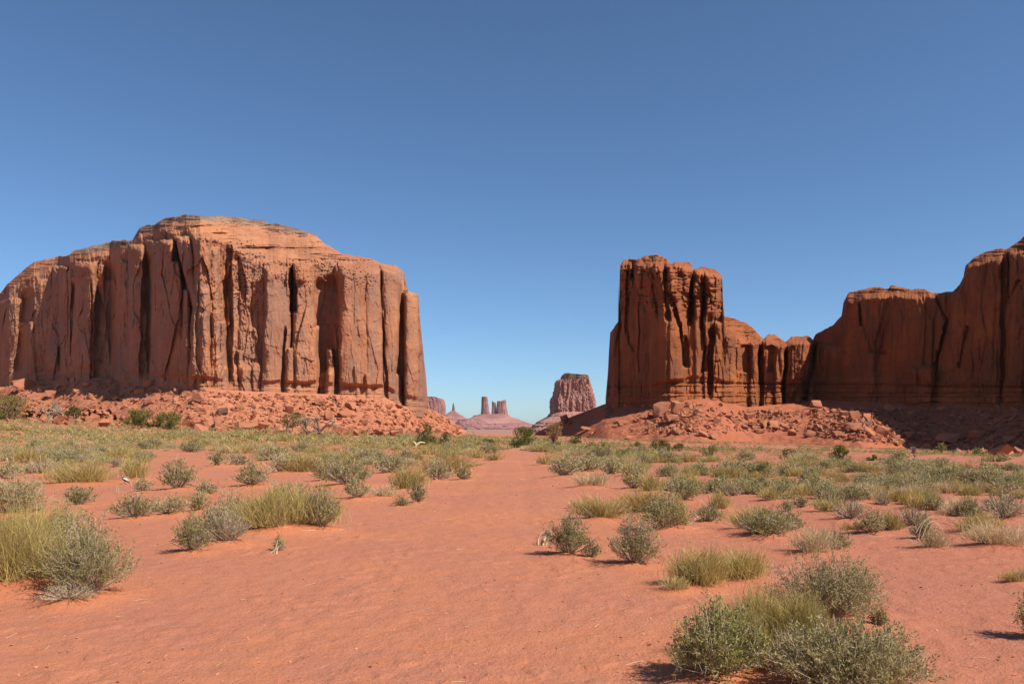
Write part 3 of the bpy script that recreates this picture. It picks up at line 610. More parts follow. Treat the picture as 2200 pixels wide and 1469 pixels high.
def broom(w, d, h, n, tw, seed, fan=0.75, droop=0.12, ragged=0.3):
    r = np.random.default_rng(seed)
    q = max(4, int(w / 0.13)); ca = r.uniform(0, 6.28, q); cr = np.sqrt(r.uniform(0, 1, q)) * 0.34
    cx = cr * np.cos(ca) * w; cy = cr * np.sin(ca) * d; ci = r.integers(0, q, n)
    hs = (1 - 1.5 * cr ** 2) * (1 + r.uniform(-0.35, 0.12, q) * ragged * 2)
    ph = r.uniform(0, 2 * math.pi, n); rr = np.sqrt(r.uniform(0, 1, n))
    b = np.stack([cx[ci] * 0.8 + rr * np.cos(ph) * 0.06 * w, cy[ci] * 0.8 + rr * np.sin(ph) * 0.06 * d, 0 * ph], -1)
    L = h * hs[ci] * r.uniform(0.45, 1.03, n)
    sp = 0.27
    tip = np.stack([cx[ci] * 1.12 + rr * np.cos(ph) * sp * w, cy[ci] * 1.12 + rr * np.sin(ph) * sp * d, L * (1 - 0.5 * rr ** 2)], -1)
    c = b * 0.62 + tip * 0.38; c[:, 2] = tip[:, 2] * (0.55 + droop)
    tip = tip + r.normal(0, 0.045 * h, (n, 3)); tip[:, 2] = np.maximum(tip[:, 2], 0.02)
    P = bez(b, c + r.normal(0, 0.05 * h, (n, 3)), tip, 5)
    # most of what shows are fine side shoots ending in the outer shell of the bush
    half = r.uniform(0, 1, n) < 0.78; m = int(half.sum())
    out = unit(tip[half] * [1.0 / w, 1.0 / d, 0] + 1e-6) * [1, 1, 0]
    dr = unit(out * r.uniform(0.1, 0.75, (m, 1)) + [0, 0, 1] + r.normal(0, 0.28, (m, 3)))
    ln = r.uniform(0.22, 0.5, m)[:, None] * h
    inn = 1 - 0.5 * r.uniform(0, 1, (m, 1)) ** 2.2
    e = tip[half] * inn; s0 = e - dr * ln; s0[:, 2] = np.maximum(s0[:, 2], 0.01)
    P[half] = bez(s0, (s0 + e) / 2 + r.normal(0, 0.025 * h, (m, 3)), e, 5)
    P[:, :, 2] = np.maximum(P[:, :, 2], 0.0)
    W = tw * np.linspace(1.0, 0.5, 5)[None] * r.uniform(0.7, 1.3, (n, 1))
    return ribbons(P, W, r)

def leaf_mat(name, col, var=0.28, hue=(0.10, 0.06, 0.02), trans=0.32, objvar=0.25):
    m, nt, out = newmat(name); t = NT(nt)
    g = t.n("ShaderNodeNewGeometry"); oi = t.n("ShaderNodeObjectInfo")
    a = tuple(max(0.0, c * (1 - var)) for c in col); b_ = tuple(c * (1 + var) + h * 0.4 for c, h in zip(col, hue))
    c = t.mix(g.outputs['Random Per Island'], a, b_)
    c = t.mix(t.ramp(t.noise(g.outputs['Position'], 0.55, 2, 0.5), [(0.38, 0.0), (0.62, 1.0)]), c, tuple(cc * 0.78 + h * 0.2 for cc, h in zip(col, hue))) if objvar else c
    c = t.mix(t.math('MULTIPLY', oi.outputs['Random'], objvar), c, tuple(cc + h for cc, h in zip(col, hue)))
    d = t.n("ShaderNodeBsdfDiffuse"); t.l(c, d.inputs[0])
    tr = t.n("ShaderNodeBsdfTranslucent"); t.l(c, tr.inputs[0])
    mx = t.n("ShaderNodeMixShader"); mx.inputs[0].default_value = trans
    t.l(d.outputs[0], mx.inputs[1]); t.l(tr.outputs[0], mx.inputs[2]); t.l(mx.outputs[0], out.inputs[0]); return m
M['sage'] = leaf_mat('sage_leaf', (0.385, 0.33, 0.15), hue=(0.05, 0.03, 0.0))
M['green'] = leaf_mat('shrub_leaf_green', (0.27, 0.25, 0.085), hue=(0.05, 0.03, 0.0))
M['broom'] = leaf_mat('broom_stem_green', (0.48, 0.37, 0.135), var=0.45, hue=(0.08, 0.03, 0.0))
M['olive'] = leaf_mat('broom_stem_olive', (0.47, 0.33, 0.115), hue=(0.08, 0.03, 0.0))
M['tan'] = leaf_mat('dry_grass', (0.64, 0.46, 0.26), hue=(0.05, 0.04, 0.02))
M['twig'] = leaf_mat('grey_twig', (0.42, 0.31, 0.215), hue=(0.05, 0.04, 0.03), trans=0.0)
M['juniper'] = leaf_mat('juniper_green', (0.135, 0.145, 0.035), hue=(0.06, 0.03, 0.0), trans=0.15)
M['rusty'] = leaf_mat('rusty_dry_leaf', (0.29, 0.17, 0.085), hue=(0.06, 0.03, 0.0), trans=0.15)
M['bark'] = leaf_mat('juniper_bark', (0.22, 0.125, 0.085), hue=(0.05, 0.04, 0.03), trans=0.0)
M['darkbark'] = leaf_mat('dark_bark', (0.17, 0.095, 0.065), hue=(0.03, 0.02, 0.02), trans=0.0)
M['deadwood'] = leaf_mat('pale_dead_wood', (0.46, 0.35, 0.22), var=0.15, trans=0.0, objvar=0.0)

KINDS = {  # kind: (form, leaf material, stem material)
 'sage': ('leafy', 'sage', 'twig'), 'green': ('leafy', 'green', 'twig'), 'bare': ('leafy', 'sage', 'twig'),
 'broom': ('broom', 'broom', 'tan'), 'olive': ('broom', 'olive', 'tan'), 'tan': ('broom', 'tan', 'tan'), 'mix': ('broom', 'broom', 'twig')}
def shrub_meshes(kind, w, d, h, pix, seed, m_per_px):
    """pix: width in render pixels, m_per_px: size of one render pixel at that distance"""
    form, lm, sm = KINDS[kind]
    area = max(pix * pix * h / w, 40)
    if form == 'leafy':
        ll = max(0.024, 2.6 * m_per_px * 0.9); tw = max(0.0045, 0.55 * m_per_px)
        nl = int(min(20000, max(260, area * (1.75 if kind != 'bare' else 0.35))))
        nst = int(min(620, max(30, pix * 3.0)))
        S, Lf = leafy(w, d, h, nst, nl, ll, tw, seed, bare=0.3 if kind != 'bare' else 0.6)
        parts = [('stems', S, M[sm]), ('foliage', Lf, M[lm])]
    else:
        tw = max(0.0028, 0.36 * m_per_px)
        n = int(min(14000, max(300, area * 1.15)))
        A = broom(w, d, h, n, tw, seed)
        parts = [('foliage', A, M[lm])]
        if kind in ('broom', 'olive', 'mix', 'tan'):
            S, _ = leafy(w * 0.92, d * 0.92, h * 0.8, int(min(260, max(14, pix * 0.9))), 4, 0.01, tw * 1.1, seed + 3)
            parts.append(('stems', S, M['twig']))
    return [(nm, mesh_np(kind + '_' + nm, V, [f]), mt) for nm, (V, f), mt in parts]
def build_shrub(parts, loc, rz, sc, name='shrub'):
    root = bpy.data.objects.new(name, None); scene.collection.objects.link(root)
    root.empty_display_size = 0.2
    root.location = loc; root.rotation_euler = (0, 0, rz); root.scale = sc
    for nm, me, mt in parts: ob(nm, me, mt, root)
    return root
RS = 1024 / 2200.0     # photo pixels to render pixels
# authored shrubs: kind, centre column, lowest row, width, height (photo pixels), label
SH = [
 ('broom', 30, 1282, 215, 188, 'big yellow green broom bush cut by the left edge, nearest on that side'),
 ('broom', 90, 1255, 180, 158, 'upright broom bush filling the gap behind the two near left brooms'),
 ('broom', 142, 1276, 165, 130, 'yellow green broom bush growing between the left edge bush and a grey leafy shrub'),
 ('green', 190, 1300, 165, 165, 'straggly grey twigged leafy shrub leaning right, at the right end of the near left clump'),
 ('sage', 150, 1262, 120, 130, 'grey leafy growth between the broom and the shrub of the near left clump'),
 ('bare', 150, 1312, 110, 40, 'low tangle of bare twigs at the foot of the near left clump'),
 ('sage', 30, 1112, 135, 80, 'grey leafy shrub at the left edge just behind the big broom bush'),
 ('green', 82, 1103, 24, 22, 'tiny dark sprig at the right tip of the left edge grey shrub'),
 ('green', 165, 1090, 68, 42, 'small dark leafy shrub alone on the sand in the left foreground'),
 ('green', 290, 1119, 82, 50, 'left half of the low leafy pair standing on an orange sand mound'),
 ('sage', 362, 1111, 76, 44, 'right half of the low leafy pair standing on an orange sand mound'),
 ('green', 382, 1055, 68, 68, 'upright bushy shrub with a narrow foot alone on the sand left of centre'),
 ('green', 543, 1048, 74, 50, 'leafy shrub with open stems by the sand patch behind the big left clump'),
 ('green', 428, 1099, 46, 42, 'bright green little shrub at the left rear of the leafy left clump'),
 ('sage', 445, 1066, 52, 30, 'small grey shrub at the very back of the leafy left clump'),
 ('green', 415, 1191, 76, 78, 'dark green leafy shrub with a pointed foot at the front of the leafy left clump'),
 ('green', 455, 1168, 92, 70, 'dark leafy shrub in the middle of the leafy left clump'),
 ('bare', 488, 1175, 92, 82, 'grey twiggy half bare shrub at the right of the leafy left clump'),
 ('sage', 495, 1132, 72, 72, 'grey green shrub standing tall behind the half bare twiggy one'),
 ('broom', 585, 1152, 140, 100, 'left part of the big rounded yellow green bush beside the track'),
 ('broom', 640, 1144, 150, 108, 'pale topped middle of the big rounded yellow green bush beside the track'),
 ('green', 690, 1146, 76, 88, 'dark leafy right end of the big rounded bush beside the track'),
 ('sage', 618, 1104, 100, 62, 'grey green leaves showing behind the big rounded bush beside the track'),
 ('green', 598, 1184, 30, 34, 'sprig on a crooked pale stem in front of the big rounded bush'),
 ('bare', 602, 1019, 62, 42, 'grey twiggy shrub at the left of an olive broom behind the sand patch'),
 ('olive', 655, 1018, 100, 52, 'olive gold broom bush right of a grey twiggy shrub behind the sand patch'),
 ('green', 752, 1047, 96, 58, 'dark leafy shrub with pale dead twigs on top left of the track'),
 ('sage', 705, 1037, 70, 46, 'grey shrub touching the left of the shrub with pale dead twigs'),
 ('sage', 766, 1075, 64, 38, 'low leafy shrub in front of the shrub with pale dead twigs'),
 ('tan', 826, 1071, 54, 34, 'tan dry tuft left of the straw coloured dome bush'),
 ('mix', 868, 1056, 84, 62, 'straw coloured dome bush with a dark foot left of the track'),
 ('green', 898, 1082, 40, 46, 'small leafy shrub in front of the straw coloured dome bush'),
 ('green', 863, 1088, 34, 22, 'tiny flat green shrub in front of the straw coloured dome bush'),
 ('olive', 960, 1018, 112, 56, 'large olive gold broom bush at the left edge of the track'),
 ('sage', 940, 1036, 62, 46, 'grey green shrub with a pale dead stem in front of the large olive broom'),
 ('green', 995, 1032, 34, 32, 'small round shrub standing on the sand right of the large olive broom'),
 ('olive', 1062, 992, 52, 25, 'low olive bush where the track narrows on its left side'),
 ('mix', 1028, 987, 58, 27, 'low pale green bush next to the one where the track narrows'),
 ('tan', 1022, 1004, 36, 16, 'small tan tuft on the left margin of the track'),
 ('olive', 748, 992, 54, 27, 'round olive broom in the mid left scrub'),
 ('sage', 845, 1020, 84, 40, 'wide grey green shrub between the dome bush and the mid left scrub'),
 ('sage', 590, 992, 46, 33, 'small sage behind the grey twiggy shrub of the sand patch'),
 ('mix', 175, 1042, 128, 58, 'broad grey green broom bush in the left middle distance'),
 ('mix', 290, 1032, 64, 56, 'pale yellow green broom above the black and white bird'),
 ('sage', 306, 1057, 34, 32, 'small leafy shrub right of the bird'),
 ('bare', 92, 1022, 70, 38, 'grey twiggy shrub left of the broad grey green broom'),
 ('sage', 20, 1034, 58, 42, 'grey green shrub at the left edge in the middle distance'),
 ('olive', 62, 998, 84, 38, 'olive broom bush near the left edge in the middle distance'),
 ('tan', 84, 1046, 18, 14, 'tiny dry sprig on the sand left of the broad broom'),
 ('sage', 468, 1004, 42, 34, 'grey shrub at the back left of the far sand patch'),
 ('bare', 512, 1003, 66, 28, 'low brown grey shrub at the back of the far sand patch'),
 ('olive', 522, 977, 76, 28, 'olive broom bush above the far sand patch'),
 # right of the track
 ('green', 1222, 1198, 82, 94, 'dark green leafy shrub beside the pale dead wood at the right of the track'),
 ('green', 1270, 1201, 32, 42, 'small sprig at the right foot of the dark green shrub by the dead wood'),
 ('sage', 1364, 1220, 94, 112, 'tall grey green shrub with a narrow foot right of the track'),
 ('broom', 1290, 1124, 110, 64, 'yellow green broom bush at the left end of the long bush row'),
 ('tan', 1238, 1094, 40, 26, 'dry straw tuft at the left end of the long bush row'),
 ('olive', 1393, 1112, 132, 62, 'olive brown broom in the middle of the long bush row'),
 ('green', 1430, 1146, 112, 76, 'dark leafy shrub at the front of the long bush row'),
 ('olive', 1468, 1141, 66, 74, 'olive broom at the right end of the long bush row'),
 ('tan', 1268, 1050, 78, 42, 'pale yellow dome of dry grass right of the track'),
 ('sage', 1215, 1026, 72, 46, 'grey green shrub at the front left of the scrub right of the track'),
 ('sage', 1262, 1016, 82, 36, 'grey green shrub just behind the pale yellow dome'),
 ('sage', 1312, 1023, 48, 36, 'small grey shrub right of the pale yellow dome'),
 ('olive', 1174, 1001, 50, 29, 'golden olive broom at the right side where the track narrows'),
 ('sage', 1364, 1053, 52, 46, 'left of the two grey shrubs behind the long bush row'),
 ('mix', 1402, 1058, 56, 50, 'pale green right one of the two shrubs behind the long bush row'),
 ('mix', 1360, 1026, 52, 36, 'tan green bush behind the two shrubs of the long bush row'),
 ('green', 1465, 1080, 76, 46, 'dark leafy shrub behind the right end of the long bush row'),
 ('mix', 1538, 1097, 58, 46, 'straw yellow broom with upright stems right of the long bush row'),
 ('green', 1520, 1126, 64, 40, 'low green shrub right of the long bush row'),
 ('mix', 1620, 1150, 134, 66, 'broad tan green bush in the right middle ground'),
 ('green', 1650, 1162, 120, 58, 'dark leafy front of the broad tan green bush in the right middle ground'),
 ('sage', 1696, 1150, 60, 46, 'grey leafy right end of the broad tan green bush'),
 ('broom', 1500, 1268, 120, 100, 'tall left part of the yellow green broom on its own in the right foreground'),
 ('broom', 1448, 1279, 80, 40, 'low trailing left tip of the yellow green broom in the right foreground'),
 ('broom', 1595, 1256, 130, 78, 'right part of the lone yellow green broom in the right foreground'),
 ('tan', 1738, 1196, 100, 66, 'straw topped bush with grey stems right of the lone broom'),
 ('sage', 1790, 1186, 62, 52, 'green leafy right side of the straw topped bush'),
 ('bare', 1828, 1122, 82, 46, 'grey brown shrub with arching dead twigs in the right middle ground'),
 ('olive', 1832, 1142, 42, 26, 'small olive tuft in front of the shrub with arching dead twigs'),
 ('sage', 1875, 1150, 62, 52, 'grey green shrub right of the small olive tuft'),
 ('mix', 1916, 1143, 62, 52, 'tan green bush right of the grey green shrub behind the small olive tuft'),
 ('bare', 1962, 1136, 70, 50, 'grey brown shrub behind the dry arching dome'),
 ('tan', 1998, 1184, 78, 50, 'dome of arching dry grass stems in the right middle ground'),
 ('green', 1984, 1160, 52, 46, 'leafy shrub growing through the dome of dry grass'),
 ('broom', 2092, 1152, 108, 52, 'bright green broom bush left of the wide brown dry one at the right edge'),
 ('tan', 2155, 1185, 132, 60, 'wide brown dry broom bush at the right edge'),
 ('mix', 1775, 1104, 68, 44, 'yellow upright broom behind the shrub with arching dead twigs'),
 ('green', 1722, 1093, 36, 27, 'small dark round shrub left of the yellow upright broom'),
 ('sage', 1690, 1102, 38, 26, 'small grey shrub left of the dark round one'),
 ('olive', 1965, 1098, 62, 38, 'olive bush in the right scrub front'),
 ('green', 2003, 1101, 42, 36, 'dark shrub joined to the right of the olive bush in the right scrub front'),
 ('green', 1832, 1082, 62, 34, 'green shrub behind the yellow upright broom'),
 ('tan', 1868, 1080, 52, 28, 'brownish tuft touching the green shrub behind the yellow upright broom'),
 ('mix', 1665, 1080, 62, 36, 'pale bush in the front of the right scrub'),
 ('bare', 2160, 1122, 92, 44, 'grey twiggy shrub at the right edge behind the wide brown broom'),
 ('olive', 2192, 1258, 64, 40, 'olive bush cut by the right edge above the near shadow'),
 ('sage', 1780, 1356, 224, 150, 'large dense grey green shrub at the rear of the near right clump'),
 ('broom', 1640, 1436, 220, 165, 'tall yellow green broom in the middle of the near right clump'),
 ('green', 1538, 1482, 190, 158, 'dark green leafy shrub with pale sticks at the left front of the near right clump'),
 ('broom', 1566, 1448, 130, 150, 'short broom stems rising behind the dark green shrub of the near right clump'),
 ('broom', 1712, 1440, 150, 140, 'right wing of the tall broom in the near right clump'),
 ('bare', 1712, 1478, 130, 90, 'grey bare twigs between the two bottom shrubs of the near right clump'),
 ('sage', 1830, 1540, 320, 175, 'grey twigged leafy shrub at the bottom edge, front of the near right clump'),
 ('green', 1890, 1358, 34, 40, 'small sprig at the right foot of the large grey green shrub'),
 ('green', 2226, 1378, 70, 120, 'leafy shrub almost wholly outside the right edge, seen by its left twigs'),
 # scattered shrubs further out
 ('green', 1936, 990, 26, 12, 'small dark shrub by the shaded rubble at the far right'),
 ('green', 1198, 961, 14, 13, 'tiny green shrub at the foot of the rusty tree'),
 ('green', 1297, 965, 20, 18, 'thin sprig shrub on the apron right of the rusty tree'),
 ('green', 1370, 960, 16, 9, 'tiny green shrub left of the twin round bushes'),
 ('bare', 1932, 990, 36, 16, 'reddish brown twiggy shrub near the dead snag'),
 ('green', 2023, 972, 15, 17, 'bright shrub at the edge of the big shadow, left one'),
 ('green', 2100, 977, 16, 14, 'bright shrub at the edge of the big shadow, right one'),
 ('green', 2140, 994, 56, 13, 'low flat green shrub at the far right near the shadow'),
]
placed = []      # (x, y, radius)
pi_ = 0
POS = []
for (kind, cx, by, w, h, lab) in SH:
    x0, y0 = hit(cx, by)
    wm = w / F * y0
    y1 = y0 + 0.30 * wm
    wm = w / F * y1
    drow = (1.7 / y0 - 1.7 / y1) * F
    hm = max(0.55 * h, h - drow * 0.8) / F * y1
    x1 = (cx - 1100) / F * y1
    POS.append((kind, x1, y1, wm, hm, lab, w * RS)); placed.append((x1, y1, wm * 0.5))
    if y1 < 60 and w > 30: MOUNDS.append((x1, y1, wm * 0.55, min(0.10, 0.10 * wm)))
def ground_z(x, y):
    z, _ = G2(np.array([x]), np.array([y])); zz = float(z[0])
    return max(zz, float(H(np.array([x]), np.array([y]))[0]) if y > 150 else -1e9)
for n, (kind, x, y, wm, hm, lab, pix) in enumerate(POS):
    assert len(lab.split()) <= 16, lab
    wm *= 1.22 if KINDS[kind][0] == 'broom' else 1.16; hm *= 1.08
    parts = shrub_meshes(kind, wm, wm * 0.8, hm, pix, 1000 + n, y / 796.0)
    o = build_shrub(parts, (x, y, ground_z(x, y) - 0.01), rng.uniform(-0.4, 0.4), (1, 1, 1), name={'leafy': 'shrub', 'broom': 'bush'}[KINDS[kind][0]] if kind != 'tan' else 'grass_tuft')
    tag(o, lab, {'leafy': 'shrub', 'broom': 'bush'}[KINDS[kind][0]] if kind != 'tan' else 'grass tuft')

# ------------------------------------------------------------------ the band of scrub
LIM = [(-200, 1040), (0, 1036), (120, 1018), (318, 1014), (328, 982), (420, 972), (560, 990), (700, 1004), (800, 1010), (880, 1000), (980, 982), (1040, 975), (1070, 972), (1110, 962), (1150, 972), (1240, 1006), (1330, 1024), (1420, 1054), (1560, 1074), (1760, 1090), (1940, 1096), (2060, 1108), (2200, 1118), (2400, 1125)]
N = 160000
yy = 14 + (330 - 14) * rng.uniform(0, 1, N) ** 0.62; uu = rng.uniform(-0.74, 0.74, N); xx = uu * yy
dens = np.where(yy < 80, 1.0, np.where(yy < 150, 0.75, 0.5))
# correct for the sampling law so that density per square metre is what we ask for
pdf = (1 / 0.62) * ((yy - 14) / 316) ** (1 / 0.62 - 1) / 316 / (1.48 * yy)
zz = H(xx, yy); ppy = HY - (zz - EYE) / yy * F; ppx = uu * F + 1100
want = 1.35 * (yy < 60) + 0.95 * ((yy >= 60) & (yy < 130)) + 0.42 * (yy >= 130)
patch = 0.55 + 0.9 * pn(xx / 7, yy / 9, 501) + 0.5 * pn(xx / 25, yy / 30, 502)
ok = ppy < itp(ppx, LIM)
gz = G(xx, yy, False); onap = (zz > gz + 0.4)
topedge = itp(ppx, [(0, 898), (300, 915), (600, 928), (900, 938), (1100, 937), (1180, 950), (1300, 966), (1500, 984), (1800, 996), (2200, 1002)])
apr = (ppx > 1150) & ((ppy < topedge) | onap)
want = np.where(apr, 0.20 * sstep(905, 955, ppy), want) * np.where(onap & (ppx < 1100), 0.0, 1.0)
want = want * np.clip(patch + np.where(apr, 0.3, 0), 0.22, 1.2)
clear = (np.abs(xx + 0.2) < 2.3) & (yy < 62)
keep = ok & ~clear & (rng.uniform(0, 1, N) < want / (pdf * N)) & (yy > 14)
# the old two-track road past the end of the left slope stays bare
road = (ppx > 955) & (ppx < 1110) & (ppy < 938); keep &= ~road
X_, Y_, Z_ = xx[keep], yy[keep], zz[keep]; AP = apr[keep]
pl = np.array(placed)
near = np.zeros(len(X_), bool)
for (a, b, c) in pl: near |= np.hypot(X_ - a, Y_ - b) < c * 0.9 + 0.2
X_, Y_, Z_, AP = X_[~near], Y_[~near], Z_[~near], AP[~near]
print('SCRUB', len(X_))
kinds = np.array(['sage', 'green', 'bare', 'broom', 'olive', 'tan', 'mix'])
kn = pn(X_ / 12, Y_ / 14, 511) * 0.28 + rng.uniform(0, 1, len(X_))
kd = np.select([kn < 0.36, kn < 0.46, kn < 0.58, kn < 0.68, kn < 0.80, kn < 0.90], [0, 1, 2, 3, 4, 5], 6)
kd = np.where(AP, np.where(rng.uniform(0, 1, len(kd)) < 0.5, 0, 1), kd)
wd = rng.uniform(0.55, 1.45, len(X_)) * np.where(AP, 0.62, 1.0); hd = wd * rng.uniform(0.36, 0.66, len(X_))
wd = np.where(Y_ < 32, wd * 0.8, wd); hd = np.minimum(hd, np.where(Y_ < 45, 0.46, 0.7))
cl = np.clip(0.95 + 0.75 * pn(X_ / 5, Y_ / 7, 531), 0.55, 1.5); wd = wd * np.where(Y_ > 25, cl, 1); hd = hd * np.where(Y_ > 25, cl, 1)
size = wd / Y_
GRP = {0: ('shrub', 'grey green sagebrush clump in the dense scrub band across the plain', 'sagebrush clumps of the scrub band'),
 1: ('shrub', 'small dark green leafy shrub in the dense scrub band across the plain', 'dark leafy shrubs of the scrub band'),
 2: ('shrub', 'grey brown half bare twiggy shrub in the dense scrub band across the plain', 'half bare shrubs of the scrub band'),
 3: ('bush', 'yellow green broom clump in the dense scrub band across the plain', 'yellow green brooms of the scrub band'),
 4: ('bush', 'olive brown broom clump in the dense scrub band across the plain', 'olive brooms of the scrub band'),
 5: ('grass_tuft', 'straw coloured dry grass clump in the dense scrub band across the plain', 'dry grass clumps of the scrub band'),
 6: ('bush', 'pale green and tan broom clump in the dense scrub band across the plain', 'pale mixed brooms of the scrub band')}
order = np.argsort(-size)
ind = np.zeros(len(X_), bool); cnt = {k: 0 for k in range(7)}
CAP = {0: 105, 1: 50, 2: 50, 3: 70, 4: 75, 5: 60, 6: 70}
for i in order:
    if AP[i]: continue
    if cnt[kd[i]] < CAP[kd[i]]: ind[i] = True; cnt[kd[i]] += 1
protos = {}
for k in range(7):
    protos[k] = [shrub_meshes(kinds[k], 1.0, 0.9, 0.45, 44, 3000 + 10 * k + v, 0.026) for v in range(5)]
for i in np.nonzero(ind)[0]:
    k = int(kd[i]); parts = protos[k][int(rng.integers(0, 5))]
    z = float(G2(np.array([X_[i]]), np.array([Y_[i]]))[0][0])
    o = build_shrub(parts, (X_[i], Y_[i], z - 0.02), rng.uniform(0, 6.28), (wd[i], wd[i], hd[i] / 0.45), name=GRP[k][0])
    tag(o, GRP[k][1], GRP[k][0].replace('_', ' '), GRP[k][2])
# everything smaller and further off: one object per kind of ground cover
for k in range(7):
    for near_, (y0, y1) in enumerate(((0, 75), (75, 400))):
        sel = np.nonzero(~ind & (kd == k) & (Y_ >= y0) & (Y_ < y1))[0]
        if not len(sel): continue
        Vs = []; Fs = []; off = 0
        lo = []
        for v in range(4):
            form = KINDS[kinds[k]][0]; mpp = 0.075 if not near_ else 0.17
            if form == 'leafy':
                _, Lf = leafy(1.0, 0.9, 0.45, 34, 260 if not near_ else 60, mpp * (0.8 if not near_ else 1.0), 0.03, 7000 + 10 * k + v + 5 * near_, bare=0.2); lo.append(Lf)
            else: lo.append(broom(1.0, 0.9, 0.45, 170 if not near_ else 50, mpp * 0.33, 7000 + 10 * k + v + 5 * near_))
        for i in sel:
            V, f = lo[int(rng.integers(0, 4))]; a = rng.uniform(0, 6.28); c, s = math.cos(a), math.sin(a)
            Q = V * [wd[i], wd[i], hd[i] / 0.45]
            Q = np.stack([Q[:, 0] * c - Q[:, 1] * s + X_[i], Q[:, 0] * s + Q[:, 1] * c + Y_[i], Q[:, 2] + Z_[i] - 0.02], -1)
            Vs.append(Q); Fs.append(f + off); off += len(V)
        o = ob('scrub', mesh_np('scrub', np.concatenate(Vs), [np.concatenate(Fs)]), M[KINDS[kinds[k]][1]])
        tag(o, ('far ' if near_ else 'mid distance ') + {0: 'grey green sage', 1: 'dark green leafy', 2: 'brownish twiggy', 3: 'yellow green broom', 4: 'olive broom', 5: 'straw coloured grass', 6: 'pale mixed broom'}[k] + ' scrub covering the plain below the cliffs', 'scrub', kind='stuff')
# ------------------------------------------------------------------ boulders
import bmesh
def hull(seed, npts=16, sub=0):
    r = np.random.default_rng(seed); bm = bmesh.new()
    p = r.uniform(-1, 1, (npts, 3)); p = p / np.max(np.abs(p), axis=1, keepdims=True) ** 0.75 * r.uniform(0.75, 1.0, (npts, 1))
    for q in p: bm.verts.new(q * [0.5, 0.5, 0.5])
    res = bmesh.ops.convex_hull(bm, input=bm.verts)
    bmesh.ops.delete(bm, geom=[v for v in bm.verts if not v.link_faces], context='VERTS')
    bmesh.ops.dissolve_limit(bm, angle_limit=math.radians(14), verts=bm.verts, edges=bm.edges)
    if sub:
        bmesh.ops.bevel(bm, geom=list(bm.edges), offset=0.045, segments=2, profile=0.6, affect='EDGES', clamp_overlap=True)
        bmesh.ops.triangulate(bm, faces=bm.faces)
        for k in range(sub): bmesh.ops.subdivide_edges(bm, edges=[e for e in bm.edges if e.calc_length() > 0.09], cuts=1, use_grid_fill=False)
        bmesh.ops.triangulate(bm, faces=bm.faces)
        for v in bm.verts:
            c = v.co; n1 = float(fbm(np.array([c.x * 3 + seed]), np.array([c.y * 3 + c.z * 2.3]), 40 + seed, 3)[0]); n2 = float(fbm(np.array([c.z * 7 + seed]), np.array([c.x * 2 - c.y * 2]), 60 + seed, 2)[0])
            v.co = c * (1 + 0.055 * n1 + 0.03 * n2)
    else: bmesh.ops.triangulate(bm, faces=bm.faces)
    bmesh.ops.recalc_face_normals(bm, faces=bm.faces)
    z0 = min(v.co.z for v in bm.verts)
    for v in bm.verts: v.co.z -= z0
    me = bpy.data.meshes.new('boulder'); bm.to_mesh(me); bm.free(); return me
BIG = [hull(20 + k, 15 + k % 4, 2) for k in range(9)]
for b_ in BIG: b_.materials.append(M['boulder'])
BIGG = [BIG[0].copy(), BIG[4].copy()]
for b_ in BIGG: b_.materials[0] = M['boulder_grey']
SMALL = []
for k in range(10):
    me = hull(70 + k, 9, 0); V = np.array([v.co[:] for v in me.vertices]); f = np.array([p.vertices[:] for p in me.polygons]); SMALL.append((V, f)); bpy.data.meshes.remove(me)
